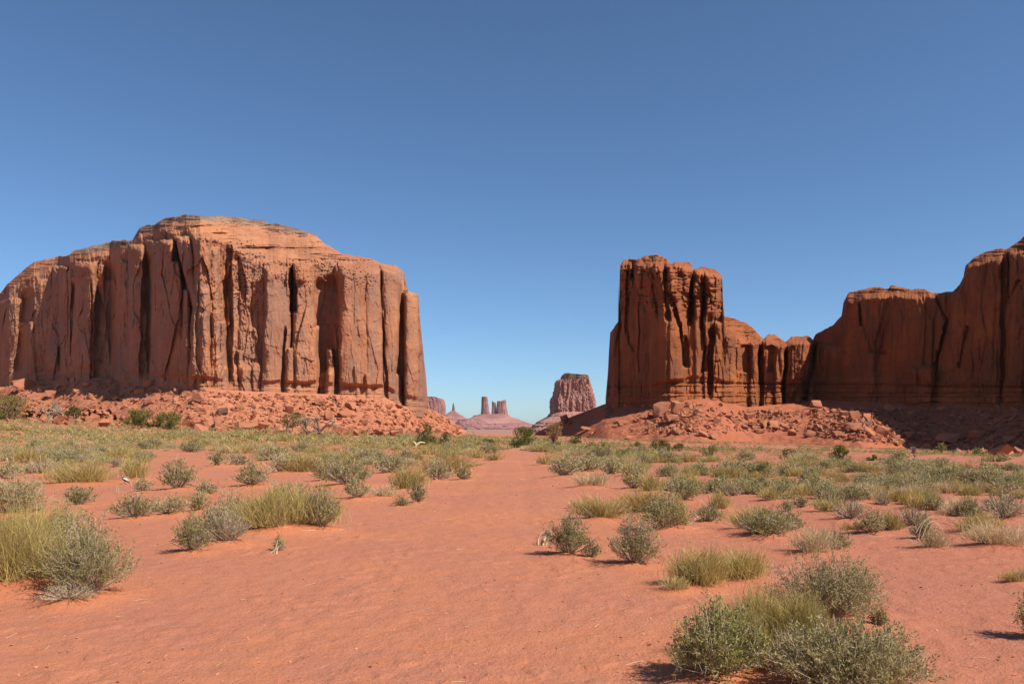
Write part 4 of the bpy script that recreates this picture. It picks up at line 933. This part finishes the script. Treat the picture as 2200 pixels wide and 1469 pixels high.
BL = [ # column, lowest row, width, height (photo px), mesh, grey, turn, tilt, label
 (1416, 895, 40, 46, 0, 0, 0.3, 0.2, 'largest boulder at the foot of the right tower, with a sunlit slanting top'),
 (1451, 893, 30, 36, 3, 0, 0.8, 0, 'tall split boulder right beside the largest one under the right tower'),
 (1440, 912, 36, 22, 1, 0, 0.2, 0, 'squat boulder below the split one under the right tower'),
 (1494, 892, 13, 12, 0, 1, 0, 0, 'small dark grey boulder on the slope under the right tower'),
 (1502, 886, 26, 12, 5, 0, 0, 0.6, 'leaning slab on the slope above the small dark grey boulder'),
 (1518, 905, 24, 12, 6, 0, 0.4, 0.5, 'tilted slab below the leaning one under the right tower'),
 (1509, 938, 28, 16, 5, 0, 1.0, 0.4, 'pale slab split in two on the sand apron'),
 (1532, 946, 26, 16, 2, 0, 0.1, 0, 'rounded boulder alone on the sand apron with its left side in shade'),
 (1557, 932, 12, 9, 4, 0, 0, 0, 'small round boulder right of the lone rounded one on the apron'),
 (1213, 911, 26, 23, 2, 0, 0.5, 0, 'dark shaded knob of rock at the left tip of the right slope'),
 (1225, 913, 12, 7, 3, 0, 0.5, 0, 'small boulder touching the dark shaded knob'),
 (1262, 926, 34, 9, 5, 0, 0.2, 0.1, 'flat slabs lying on the sand below the tower shadow'),
 (1335, 915, 32, 14, 1, 0, 0.2, 0.1, 'low pile of blocks at the left on the right apron'),
 (1362, 928, 18, 12, 4, 0, 0.2, 0, 'round boulder right of the low pile on the right apron'),
 (1352, 944, 26, 10, 6, 0, 0.9, 0.1, 'flat boulder lowest on the left of the right apron'),
 (1401, 925, 20, 13, 7, 0, 0.2, 0, 'boulder below the squat one on the right apron'),
 (1607, 905, 24, 18, 3, 0, 0.4, 0, 'dark sided boulder at the top of the middle rubble patch'),
 (1642, 922, 26, 22, 2, 0, 0.3, 0, 'large round boulder in the middle rubble patch on the apron'),
 (1662, 925, 28, 24, 8, 0, 1.3, 0, 'tall rounded boulder right of the large round one'),
 (1632, 932, 24, 13, 4, 0, 0.2, 0, 'egg shaped boulder in front of the middle rubble patch'),
 (1682, 918, 22, 12, 5, 0, 0.2, 0.3, 'flat topped boulder right of the tall rounded one'),
 (1702, 936, 30, 18, 2, 0, 1.1, 0, 'boulder with an arched underside standing apart on the apron'),
 (1742, 941, 34, 18, 6, 0, 0.4, 0.3, 'long sloping boulder right of the arched one'),
 (1795, 940, 28, 16, 1, 0, 0.3, 0, 'block at the lower left of the main right rubble fan'),
 (1834, 906, 28, 26, 7, 0, 0.5, 0.1, 'big angular boulder high in the main right rubble fan'),
 (1812, 900, 24, 18, 3, 0, 0.2, 0, 'broad block left of the big angular boulder'),
 (1862, 903, 24, 22, 0, 0, 1.2, 0, 'block right of the big angular boulder in the main right rubble fan'),
 (1836, 930, 34, 22, 8, 0, 0.3, 0, 'wide block in the middle of the main right rubble fan'),
 (1866, 942, 32, 28, 5, 0, 0.9, 0.5, 'pointed wedge shaped boulder at the front of the main right rubble fan'),
 (1892, 935, 34, 24, 6, 0, 0.1, 0.3, 'tilted slab right of the pointed wedge boulder'),
 (1861, 916, 22, 16, 0, 1, 0.5, 0, 'grey brown block above the pointed wedge boulder'),
 (1910, 885, 26, 20, 6, 0, 0.4, 0.7, 'slab standing on edge at the top of the main right rubble fan'),
 (1924, 946, 20, 17, 4, 0, 0.7, 0, 'boulder left of the twin blocks at the shadow edge'),
 (1950, 944, 30, 18, 1, 0, 0.1, 0, 'right one of the twin blocks at the shadow edge'),
 (1926, 958, 20, 12, 2, 0, 0.5, 0, 'round boulder at the lower front of the main right rubble fan'),
 (1962, 962, 26, 11, 5, 0, 0.5, 0.1, 'low boulder at the lit corner of the big shadow'),
 (2038, 956, 52, 24, 8, 0, 0.1, 0, 'biggest boulder lying in the deep shadow at the right'),
 (2095, 946, 44, 22, 1, 0, 0.4, 0, 'broad boulder in the deep shadow right of the biggest one'),
 (2125, 966, 14, 10, 3, 0, 0.4, 0, 'small sunlit stone at the shadow edge far right'),
 (2170, 952, 34, 16, 7, 0, 0.4, 0, 'shaded boulder at the right end of the deep shadow'),
 (162, 814, 32, 34, 8, 0, 0.4, 0.2, 'rounded boulder perched high in front of the dark left cliff'),
 (136, 830, 34, 26, 5, 0, 0.2, 0.5, 'leaning slab left below the perched boulder'),
 (186, 833, 26, 12, 6, 0, 0.2, 0.3, 'flat slab lit by the sun right of the perched boulder'),
 (48, 842, 56, 30, 2, 0, 0.6, 0, 'large pale rounded outcrop boulder at the left end of the slope'),
 (110, 856, 34, 18, 1, 0, 0.6, 0, 'pale boulder right of the large outcrop boulder'),
 (318, 836, 22, 24, 3, 0, 0.3, 0, 'upright block against the left cliff foot at the shadow edge'),
 (354, 834, 20, 36, 6, 0, 0.3, 0.9, 'tall leaning slab against the left cliff foot'),
 (300, 848, 26, 18, 4, 0, 0.3, 0, 'boulder just below the upright block at the shadow edge'),
 (318, 872, 26, 18, 0, 0, 0.1, 0, 'triangular boulder below the tall leaning slab'),
 (262, 900, 20, 34, 6, 0, 0.2, 1.1, 'dark faced slab standing upright behind the long juniper'),
 (427, 868, 28, 22, 7, 0, 0.2, 0, 'pointed boulder in the upper middle of the left slope'),
 (402, 852, 20, 14, 1, 0, 0.2, 0, 'small block above and left of the pointed boulder'),
 (476, 894, 34, 24, 0, 1, 0.2, 0.3, 'grey faced boulder tilted on the left slope'),
 (468, 908, 22, 16, 8, 0, 0.8, 0, 'square boulder just below the grey faced one'),
 (515, 880, 22, 14, 5, 0, 0.1, 0.2, 'flat boulder right of the grey faced one'),
 (621, 890, 22, 22, 3, 0, 0.1, 0.2, 'dark sided pointed boulder behind the small leaning tree'),
 (601, 858, 24, 12, 4, 0, 0.4, 0, 'dark block at the cliff foot above the leaning tree'),
 (685, 872, 30, 14, 1, 0, 0.2, 0, 'pale broad flat boulder above the bare tree'),
 (705, 904, 22, 22, 7, 0, 0.9, 0.2, 'pointed boulder behind the right side of the bare tree'),
 (740, 900, 36, 18, 2, 0, 0.2, 0, 'widest pale boulder right of the bare tree'),
 (782, 914, 20, 18, 4, 0, 0.2, 0, 'round boulder in the lower right part of the left slope'),
 (815, 912, 20, 14, 2, 0, 1.2, 0, 'boulder right of the round one in the left slope'),
 (835, 880, 18, 12, 0, 0, 0.4, 0.3, 'dark edged block high at the right end of the left slope'),
]
def put_boulder(me, px, py, w, h, turn, tilt, label, group=None, depth=0.8, sink=0.12):
    x, y = hit(px, py); y += 0.3 * w / F * y; x = (px - 1100) / F * y
    ws = w / F * y; hs = h / F * y * 1.1
    z = float(H(np.array([x]), np.array([y]))[0])
    o = bpy.data.objects.new('boulder', me); scene.collection.objects.link(o)
    o.location = (x, y, z - sink * hs); o.rotation_euler = (0, tilt * 0.6, turn); o.scale = (ws, ws * depth, hs)
    return tag(o, label, 'boulder', group)
for (px, py, w, h, k, g, tr_, ti, lab) in BL:
    put_boulder((BIGG[k % 2] if g else BIG[k]), px, py, w, h, tr_, ti, lab)
rb = np.random.default_rng(99)
def in_left():
    px = rb.uniform(-10, 985); b0 = itp(px, LBASE) + 6; b1 = itp(px, [(-50, 905), (0, 905), (300, 922), (600, 932), (1000, 940)])
    return px, rb.uniform(b0, b1)
def in_right():
    q = rb.uniform()
    if q < 0.22: return rb.normal(1450, 45), rb.uniform(868, 935)
    if q < 0.40: return rb.normal(1650, 40), rb.uniform(885, 928)
    if q < 0.80:
        px = rb.uniform(1740, 1990); return px, rb.uniform(itp(px, [(1740, 872), (1990, 890)]), itp(px, [(1740, 938), (1800, 945), (1990, 965)]))
    px = rb.uniform(1980, 2230); return px, rb.uniform(878, itp(px, [(1980, 968), (2200, 985)]))
GL = ('reddish sandstone block lost among the rubble of the slope below the left mesa', 'rubble blocks of the left slope')
GR = ('reddish sandstone block lost among the rubble of the slope below the right cliffs', 'rubble blocks of the right slope')
taken = [(b[0], b[1] - b[3] / 2, b[2]) for b in BL]
for side, n, (lab, grp) in ((in_left, 125, GL), (in_right, 108, GR)):
    c = 0; tries = 0
    while c < n and tries < 4000:
        tries += 1
        px, py = side(); w = float(np.clip(rb.lognormal(2.5, 0.38), 8, 30)); h = w * rb.uniform(0.45, 0.85)
        if any(abs(px - a) < (w + tw_) * 0.45 and abs(py - h / 2 - b) < (w + tw_) * 0.3 for a, b, tw_ in taken): continue
        if side is in_left and px > 860 and py < 905: continue
        taken.append((px, py - h / 2, w)); c += 1
        put_boulder(BIG[int(rb.integers(0, 9))] if rb.uniform() > 0.07 else BIGG[int(rb.integers(0, 2))], px, py, w, h, rb.uniform(0, 6.28), rb.normal(0, 0.35), lab, grp, rb.uniform(0.6, 1.0), 0.2)
def rubble(name, side, n, smin, smax, lab, mat):
    Vs = []; Fs = []; off = 0; r = np.random.default_rng(n)
    PP = np.array([side() for i in range(n)]); xs, ys = hit_many(PP[:, 0], PP[:, 1]); zs = H(xs, ys)
    for i in range(n):
        x, y, z = xs[i], ys[i], zs[i]
        V, f = SMALL[int(r.integers(0, 10))]
        s = min(smax, smin * r.pareto(1.6) + smin); a = r.uniform(0, 6.28); b = r.normal(0, 0.5)
        Q = V * [s, s * r.uniform(0.5, 1), s * r.uniform(0.35, 0.75)]
        Q = np.stack([Q[:, 0] * math.cos(b) + Q[:, 2] * math.sin(b), Q[:, 1], -Q[:, 0] * math.sin(b) + Q[:, 2] * math.cos(b)], -1)
        Q = np.stack([Q[:, 0] * math.cos(a) - Q[:, 1] * math.sin(a) + x, Q[:, 0] * math.sin(a) + Q[:, 1] * math.cos(a) + y, Q[:, 2] + z - 0.12 * s], -1)
        Vs.append(Q); Fs.append(f + off); off += len(V)
    return tag(ob(name, mesh_np(name, np.concatenate(Vs), [np.concatenate(Fs)]), mat), lab, 'rubble', kind='stuff')
rubble('rubble', in_left, 6500, 0.75, 3.8, 'small broken rock covering the slope below the left mesa', M['boulder'])
rubble('rubble', in_right, 5600, 0.75, 3.8, 'small broken rock covering the slopes below the right cliffs', M['boulder'])

# ------------------------------------------------------------------ trees
def limb(r, p, d, L, R, depth, out, tips, spread=0.6, up=0.1, n=5):
    P = [p]; q = p.copy(); dd = d.copy()
    for k in range(n):
        dd = unit(dd + r.normal(0, 0.16, 3) + [0, 0, up * 0.3]); q = q + dd * L / n; P.append(q.copy())
    out.append(tube(P, np.linspace(R, R * 0.5, n + 1), 5 if depth < 2 else 3))
    if depth == 0: tips.append(q); return
    for k in range(r.integers(2, 4)):
        nd = unit(dd * 0.9 + r.normal(0, spread, 3) + [0, 0, up]); limb(r, q, nd, L * r.uniform(0.6, 0.82), R * 0.56, depth - 1, out, tips, spread, up, max(3, n - 1))
        if depth >= 1: tips.append(q)
def tree(name, px, py, w, h, label, cat='tree', leaf='juniper', seed=1, trunk=0.15, lean=(0, 0), clumps=26, dens=70, bare=False, open_=0.0):
    r = np.random.default_rng(seed); x, y = hit(px, py); m = y / F; W = w * m; Hh = h * m
    z = float(max(H(np.array([x]), np.array([y]))[0], G(np.array([x]), np.array([y]))[0]))
    root = bpy.data.objects.new(name, None); scene.collection.objects.link(root); root.location = (x, y, z - 0.05); tag(root, label, cat)
    out = []; tips = []
    nst = 3 if trunk < 0.3 else 1
    if bare:
        for k in range(2 if trunk < 0.3 else 1):
            limb(r, np.array([(k - 0.5) * 0.12 * W * (trunk < 0.3), 0, 0]), unit(np.array([lean[0] + (k - 0.4) * 0.7 * (trunk < 0.3), 0.1, 1.0])), Hh * 0.36, Hh * 0.14, 5, out, tips, 0.62, 0.12)
        V, f = join(out)
        s = np.array([W / (V[:, 0].max() - V[:, 0].min()), W / (V[:, 1].max() - V[:, 1].min()) * 0.9, Hh / V[:, 2].max()]); V = V * s
        ob('trunk', mesh_np(name + '_trunk', V, [f], smooth=True), M['darkbark'] if leaf == 'juniper' else M['twig'], root)
        # fine twigs
        T = np.array(tips) * s; idx = r.integers(0, len(T), 900); d = unit(r.normal(size=(900, 3)) + [0, 0, 0.5]); e = T[idx] + d * (Hh * 0.12)
        V2, f2 = ribbons(bez(T[idx], (T[idx] + e) / 2 + r.normal(0, 0.01 * Hh, (900, 3)), e, 3), np.full((900, 3), 0.30 * y / 796), r)
        ob('twigs', mesh_np(name + '_twigs', V2, [f2]), M['twig'], root)
        return root
    cen = []
    for k in range(clumps):
        a = r.uniform(0, 6.28); q = math.sqrt(r.uniform(0, 1)); t = r.uniform(trunk, 1) if trunk > 0.3 else r.uniform(0.12, 1)
        prof = math.sqrt(max(0.05, 1 - ((t - 0.55) / 0.6) ** 2)) if trunk > 0.3 else math.sqrt(max(0.08, 1 - (t - 0.3) ** 2 / 0.6))
        cen.append(((q * math.cos(a) * 0.42 * prof) * W + lean[0] * t * Hh, q * math.sin(a) * 0.36 * prof * W, t * 0.88 * Hh))
    cen = np.array(cen)
    for k in range(nst):
        b = np.array([(k - nst / 2 + 0.5) * 0.1 * W, 0, 0]); mid = np.array([b[0] * 2 + lean[0] * Hh * 0.4 + lean[1] * Hh, 0, Hh * 0.45]); tp_ = np.array([lean[0] * Hh * 0.9 + b[0] * 3, 0, Hh * 0.9])
        P = bez(b[None], mid[None], tp_[None], 9)[0] + np.vstack([np.zeros(3), r.normal(0, 0.02 * Hh, (8, 3))]); out.append(tube(P, np.linspace(Hh * 0.075, Hh * 0.018, 9), 7))
        for c in cen[r.permutation(len(cen))[: len(cen) // nst]]:
            j = int(np.clip(c[2] / Hh * 8 * 0.6, 0, 7)); out.append(tube(bez(P[j][None], ((P[j] + c) / 2 + [0, 0, -0.03 * Hh])[None], c[None], 4)[0], np.linspace(Hh * 0.018, Hh * 0.006, 4), 4))
    V, f = join(out); ob('trunk', mesh_np(name + '_trunk', V, [f], smooth=True), M['bark'], root)
    n = clumps * dens; ci = r.integers(0, clumps, n); rad = r.uniform(0.09, 0.19, clumps)[ci] * math.sqrt(W * Hh)
    u = unit(r.normal(size=(n, 3))); C = cen[ci] + u * (rad * r.uniform(0.35, 1, n) ** 0.6)[:, None] * [1.15, 1.0, 0.8]; C[:, 2] = np.maximum(C[:, 2], 0.02)
    ls = 0.75 * y / 796
    L = leaves(C, unit(u + r.normal(0, 0.5, (n, 3)) + [0, 0, 0.3]), ls * r.uniform(1.0, 2.0, n), ls * r.uniform(0.6, 1.1, n), r)
    ob('crown', mesh_np(name + '_crown', L[0], [L[1]]), M[leaf], root)
    return root
tree('juniper_tree', 14, 904, 112, 66, 'large olive green juniper cut by the left edge of the view', clumps=42, dens=110, seed=2)
tree('shrub', 113, 899, 46, 34, 'bare pinkish brown twiggy shrub between the edge juniper and a small green one', 'shrub', leaf='twig', bare=True, seed=3, trunk=0.1)
tree('juniper_tree', 160, 899, 40, 25, 'small low juniper right of the bare pinkish shrub', clumps=16, dens=90, seed=4)
tree('juniper_tree', 300, 919, 76, 44, 'left half of the long low juniper pair below the left slope', clumps=34, dens=110, seed=5)
tree('juniper_tree', 360, 923, 82, 38, 'right half of the long low juniper pair below the left slope', clumps=32, dens=110, seed=6)
tree('leaning_tree', 616, 933, 46, 52, 'small juniper with a bent dark trunk leaning right, beside the bare tree', clumps=15, dens=90, seed=7, trunk=0.45, lean=(0.35, -0.12))
tree('bare_tree', 676, 941, 82, 48, 'spreading leafless grey brown tree with two trunks before the left slope', leaf='juniper', bare=True, seed=8, trunk=0.1)
tree('juniper_tree', 904, 960, 46, 54, 'open irregular juniper with pale dead wood at its foot near the gap', clumps=17, dens=80, seed=9, lean=(0.25, 0))
tree('juniper_tree', 925, 960, 50, 26, 'low dark juniper touching the right of the one with dead wood', clumps=15, dens=90, seed=10)
tree('juniper_tree', 954, 958, 30, 26, 'brownish green juniper bush, rightmost of the group near the gap', clumps=12, dens=80, seed=11)
tree('juniper_tree', 1047, 960, 34, 19, 'low bright juniper left of the round one in the gap', clumps=12, dens=90, seed=12)
tree('juniper_tree', 1126, 961, 66, 46, 'round topped juniper in the middle of the gap', clumps=32, dens=120, seed=13)
tree('rusty_tree', 1189, 961, 48, 56, 'rusty brown dry leaved tree right of the round topped juniper', leaf='rusty', clumps=26, dens=80, seed=14, trunk=0.36)
tree('juniper_tree', 1236, 957, 30, 22, 'small juniper with a clear stem right of the rusty tree', clumps=12, dens=90, seed=15, trunk=0.31)
tree('juniper_tree', 1419, 977, 56, 34, 'left larger one of the twin round junipers on the right apron', clumps=28, dens=120, seed=16)
tree('juniper_tree', 1458, 969, 24, 20, 'right smaller one of the twin round junipers on the right apron', clumps=10, dens=90, seed=17)
tree('juniper_tree', 1524, 980, 44, 30, 'thin grey green round bush below the lone rounded boulder', clumps=16, dens=70, seed=18, leaf='green')
tree('juniper_tree', 1697, 989, 36, 29, 'dark round juniper, left one of two touching on the right plain', clumps=16, dens=110, seed=19)
tree('juniper_tree', 1728, 991, 36, 21, 'paler low juniper touching the right of the dark round one', clumps=14, dens=80, seed=20)
tree('juniper_tree', 1804, 988, 44, 34, 'dense juniper alone below the main right rubble fan', clumps=20, dens=110, seed=21)
tree('juniper_tree', 1880, 989, 44, 12, 'flat spreading bright juniper right of the lone dense one', clumps=14, dens=80, seed=22)
tree('dead_snag', 1966, 983, 14, 24, 'thin dark dead snag standing before the rubble at the right', leaf='juniper', bare=True, seed=23, trunk=0.5)

# ------------------------------------------------------------------ dead wood, bird, litter
def wood(px, py, curves, label, name='dead_wood', rad=0.02, scale=None):
    x, y = hit(px, py); m = y / F; z = ground_z(x, y); out = []
    for pts in curves:
        P = np.array([[a * m, c * m, b * m] for a, b, c in pts]); P = bez(P[:1], P[1:2], P[2:3], 8)[0]
        out.append(tube(P, np.linspace(rad, rad * 0.35, 8), 6))
    V, f = join(out); o = ob(name, mesh_np(name, V, [f], smooth=True), M['deadwood'], None, (x, y, z)); return tag(o, label, 'dead wood')
wood(1170, 1170, [((-14, 0, 0), (-16, 26, 2), (4, 30, 4)), ((-4, -2, -4), (-2, 22, 0), (20, 32, 6)), ((3, -1, 0), (8, 24, 2), (24, 28, 10)), ((8, 0, 6), (14, 10, 4), (34, 14, 8)), ((-8, 0, 2), (-2, 20, 4), (10, 34, 10))], 'pale arched dead wood beside the dark green shrub at the right of the track', rad=0.02)
wood(590, 1190, [((-10, 0, 0), (0, 8, 0), (12, 18, 2)), ((4, 0, 0), (4, 8, 0), (8, 16, 0)), ((-2, 0, 2), (2, 10, 2), (6, 30, 2))], 'crooked pale dead stem in front of the big rounded bush', rad=0.016)
wood(270, 1058, [((-20, 2, 0), (-18, 34, 0), (0, 32, 0)), ((-16, 0, 0), (-14, 22, 0), (0, 18, 0)), ((0, 34, 0), (16, 30, 0), (12, 2, 0)), ((-14, 1, 0), (0, 0, 0), (10, 4, 2)), ((10, 0, 0), (22, -2, 0), (30, 6, 0))], 'ring of curved pale dead stems on the sand below the bird', rad=0.009)
wood(895, 962, [((0, 0, 0), (-2, 12, 0), (-8, 14, 0)), ((-2, 2, 0), (6, 16, 0), (18, 10, 2))], 'white dead wood at the foot of the open juniper near the gap', rad=0.16)
wood(1046, 962, [((0, 0, 0), (-1, 8, 0), (-3, 14, 0)), ((0, 0, 0), (3, 6, 0), (6, 8, 0))], 'thin white dead stem in front of the low bright juniper', rad=0.08)
wood(755, 1028, [((0, 0, 0), (-10, 14, 0), (-28, 22, 0)), ((-4, 4, 0), (4, 16, 0), (14, 24, 0)), ((0, 6, 0), (16, 6, 0), (26, -8, -2)), ((-6, 8, 0), (-14, 20, 0), (-10, 30, 0))], 'pale dead twigs spread over the dark leafy shrub left of the track', rad=0.014)
wood(935, 1030, [((0, -2, -6), (-8, 12, -6), (-2, 24, -6)), ((0, -2, -6), (4, 8, -6), (-10, 6, -6))], 'pale dead stem before the grey green shrub at the left of the track', rad=0.014)
wood(1570, 1462, [((20, -4, 0), (0, 30, 0), (-30, 78, 0)), ((20, 0, 0), (4, 30, 4), (-46, 92, 6)), ((20, 0, 0), (50, 34, 0), (66, 92, 4)), ((44, 30, 0), (56, 32, 0), (80, 34, -4)), ((20, 4, 0), (44, 8, -6), (78, 8, -8)), ((-10, 52, 0), (-30, 62, 0), (-58, 92, 0))], 'pale forked dead sticks poking out of the near right clump', rad=0.0075)
wood(1840, 1112, [((-30, 0, 0), (-14, 34, 0), (20, 30, 0)), ((-20, 6, 0), (-6, 38, 0), (22, 14, 0)), ((-34, 8, 0), (-20, 30, 0), (12, 34, 0))], 'arching dead twigs over the grey brown shrub in the right middle ground', rad=0.012)
wood(1996, 1180, [((-24, 10, 0), (-18, 62, 0), (10, 66, 0)), ((-16, 14, 0), (0, 80, 0), (28, 36, 0)), ((-6, 20, 0), (10, 76, 0), (34, 24, 0)), ((-28, 30, 0), (-8, 72, 0), (20, 60, 0)), ((0, 10, -2), (14, 60, -2), (30, 10, -2))], 'arching dead stems over the dome of dry grass at the right', rad=0.009)

# the small black and white bird under the pale yellow green broom
bx, by = hit(268, 1041); bz = ground_z(bx, by); bm_ = by / F
P = np.array([(9, 0, -5.0), (6, 0, -2.5), (3.5, 0, 0), (0.5, 0, 1.5), (-2.0, 0, 3.2), (-3.4, 0, 5.2), (-4.4, 0, 6.0), (-6.0, 0, 5.6)]) * bm_ * 1.15 + [0, 0, 8.5 * bm_]
Rr = np.array([0.5, 0.9, 2.2, 2.9, 2.5, 1.7, 1.5, 0.15]) * bm_ * 1.15
V, f = tube(P, Rr, 12)
V = np.concatenate([V, P[:1], P[-1:]]); n0 = len(P) * 12
j = np.arange(12); tr0 = np.stack([(j + 1) % 12, j, np.full(12, n0)], -1); tr1 = np.stack([n0 - 12 + j, n0 - 12 + (j + 1) % 12, np.full(12, n0 + 1)], -1)
M['black'] = leaf_mat('black_feathers', (0.012, 0.012, 0.018), var=0.1, hue=(0, 0, 0), trans=0); M['white'] = leaf_mat('white_feathers', (0.75, 0.72, 0.68), var=0.05, hue=(0, 0, 0), trans=0)
bird = bpy.data.objects.new('bird', None); scene.collection.objects.link(bird); bird.location = (bx, by, bz); tag(bird, 'small black and white bird at the foot of the pale yellow green broom', 'bird')
ob('body', mesh_np('bird_body', V, [f, tr0, tr1], smooth=True), M['black'], bird)
for s in (-1, 1):
    W_ = np.array([(-1.8, s * 2.6, 4.2), (0.5, s * 3.3, 3.6), (4.0, s * 2.6, 1.4), (7.0, s * 1.2, -1.2)]) * bm_ * 1.15 + [0, 0, 8.5 * bm_]
    V, f = tube(W_, np.array([0.8, 1.5, 1.2, 0.2]) * bm_, 8); ob('wing', mesh_np('bird_wing', V, [f], smooth=True), M['white'], bird)
    V, f = tube(np.array([(0.4, s * 1.2, 6.5), (0.1, s * 1.2, 3.2), (0.6, s * 1.2, 0.0)]) * bm_, np.array([0.35, 0.22, 0.22]) * bm_, 6); ob('leg', mesh_np('bird_leg', V, [f], smooth=True), M['black'], bird)
V, f = tube(np.array([(-3.2, 0, 7.2), (-4.4, 0, 7.6), (-5.0, 0, 7.0)]) * bm_ * 1.15 + [0, 0, 8.0 * bm_], np.array([0.4, 1.0, 0.3]) * bm_, 8); ob('crest', mesh_np('bird_crest', V, [f], smooth=True), M['white'], bird)

# pebbles, clods and straw on the sand
def scatter_small(name, n, lab, cat, mat, smin, smax, flat=0.6, ymax=30, seed=1, straw=False):
    r = np.random.default_rng(seed); Vs = []; Fs = []; off = 0
    y = 4.3 + (ymax - 4.3) * r.uniform(0, 1, n) ** 1.7; x = r.uniform(-0.7, 0.7, n) * y
    if straw:
        k = r.integers(0, len(pl), n); q = r.uniform(0, 1, n) < 0.7
        x = np.where(q, pl[k, 0] + r.normal(0, 1, n) * (pl[k, 2] + 0.15), x); y = np.where(q, np.maximum(pl[k, 1] + r.normal(0, 1, n) * (pl[k, 2] + 0.15), 4.2), y)
    z = G2(x, y)[0]
    if straw:
        a = r.uniform(0, 6.28, n); L = r.uniform(0.03, 0.20, n) * np.clip(y / 10, 0.8, 2); c = np.stack([x, y, z + 0.006], -1); d = np.stack([np.cos(a) * L, np.sin(a) * L, r.uniform(0, 0.12, n) * L], -1)
        bnd = np.cross(d, [0, 0, 1]) * r.normal(0, 0.25, (n, 1))
        P_ = bez(c - d / 2, c + bnd, c + d / 2, 4); V, f = ribbons(P_, np.full((n, 4), 1.0) * (0.0022 + 0.00018 * y)[:, None], r)
    else:
        for i in range(n):
            V0, f0 = SMALL[int(r.integers(0, 10))]; s = smin * (1 + r.pareto(2.2)); s = min(s, smax) * max(1, y[i] / 14)
            a = r.uniform(0, 6.28); Q = V0 * [s, s * r.uniform(0.6, 1), s * flat]
            Vs.append(np.stack([Q[:, 0] * math.cos(a) - Q[:, 1] * math.sin(a) + x[i], Q[:, 0] * math.sin(a) + Q[:, 1] * math.cos(a) + y[i], Q[:, 2] + z[i] - 0.002], -1)); Fs.append(f0 + off); off += len(V0)
        V, f = np.concatenate(Vs), np.concatenate(Fs)
    tag(ob(name, mesh_np(name, V, [f]), mat), lab, cat, kind='stuff')
M['clod'] = leaf_mat('sand_clod', (0.40, 0.15, 0.08), var=0.6, hue=(0.1, 0.05, 0.03), trans=0, objvar=0)
scatter_small('pebbles', 15000, 'reddish grit and clods strewn over the sand', 'pebbles', M['clod'], 0.005, 0.03, seed=5, ymax=26)
scatter_small('straw_litter', 1500, 'bits of straw and dry twigs lying on the sand', 'straw', M['tan'], 0, 0, seed=6, straw=True, ymax=20)
# ------------------------------------------------------------------ ground sheet
rows = np.concatenate([np.linspace(-60, 2.0, 30), np.exp(np.linspace(math.log(2.3), math.log(40), 620)), np.exp(np.linspace(math.log(40), math.log(620), 330))[1:], np.exp(np.linspace(math.log(620), math.log(14000), 80))[1:]])
cols = np.concatenate([-np.exp(np.linspace(math.log(6), math.log(0.8), 24))[:-1], np.linspace(-0.8, 0.8, 900), np.exp(np.linspace(math.log(0.8), math.log(6), 24))[1:]])
GY = np.broadcast_to(rows[:, None], (len(rows), len(cols))).copy()
GX = np.clip(cols[None, :] * (np.maximum(GY, 0) + 4), -14000, 14000)
GZ, GLO = G2(GX, GY)
me = mesh_np('ground', np.stack([GX, GY, GZ], -1).reshape(-1, 3), [grid_faces(len(rows), len(cols))], smooth=True, attrs={'loose': GLO})
tag(ob('ground', me, M['sand']), 'red desert sand with a bare sandy track down the middle', 'ground', kind='structure')

# ------------------------------------------------------------------ thin desert haze
hm, nt, out = newmat('haze_air'); pv = nt.nodes.new('ShaderNodeVolumePrincipled')
pv.inputs['Color'].default_value = (0.85, 0.88, 0.95, 1); pv.inputs['Density'].default_value = 0.000009; pv.inputs['Anisotropy'].default_value = 0.0
nt.links.new(pv.outputs[0], out.inputs['Volume'])
x0, x1, y0_, y1_, z0_, z1_ = -14500, 14500, -150, 14500, -75, 190
V = [(x, y, z) for z in (z0_, z1_) for (x, y) in ((x0, y0_), (x1, y0_), (x1, y1_), (x0, y1_))]
me = mesh_np('haze', V, [np.array([[3, 2, 1, 0], [4, 5, 6, 7], [0, 1, 5, 4], [1, 2, 6, 5], [2, 3, 7, 6], [3, 0, 4, 7]])])
tag(ob('haze', me, hm), 'thin pale haze in the desert air that fades the far buttes', 'haze', kind='stuff')
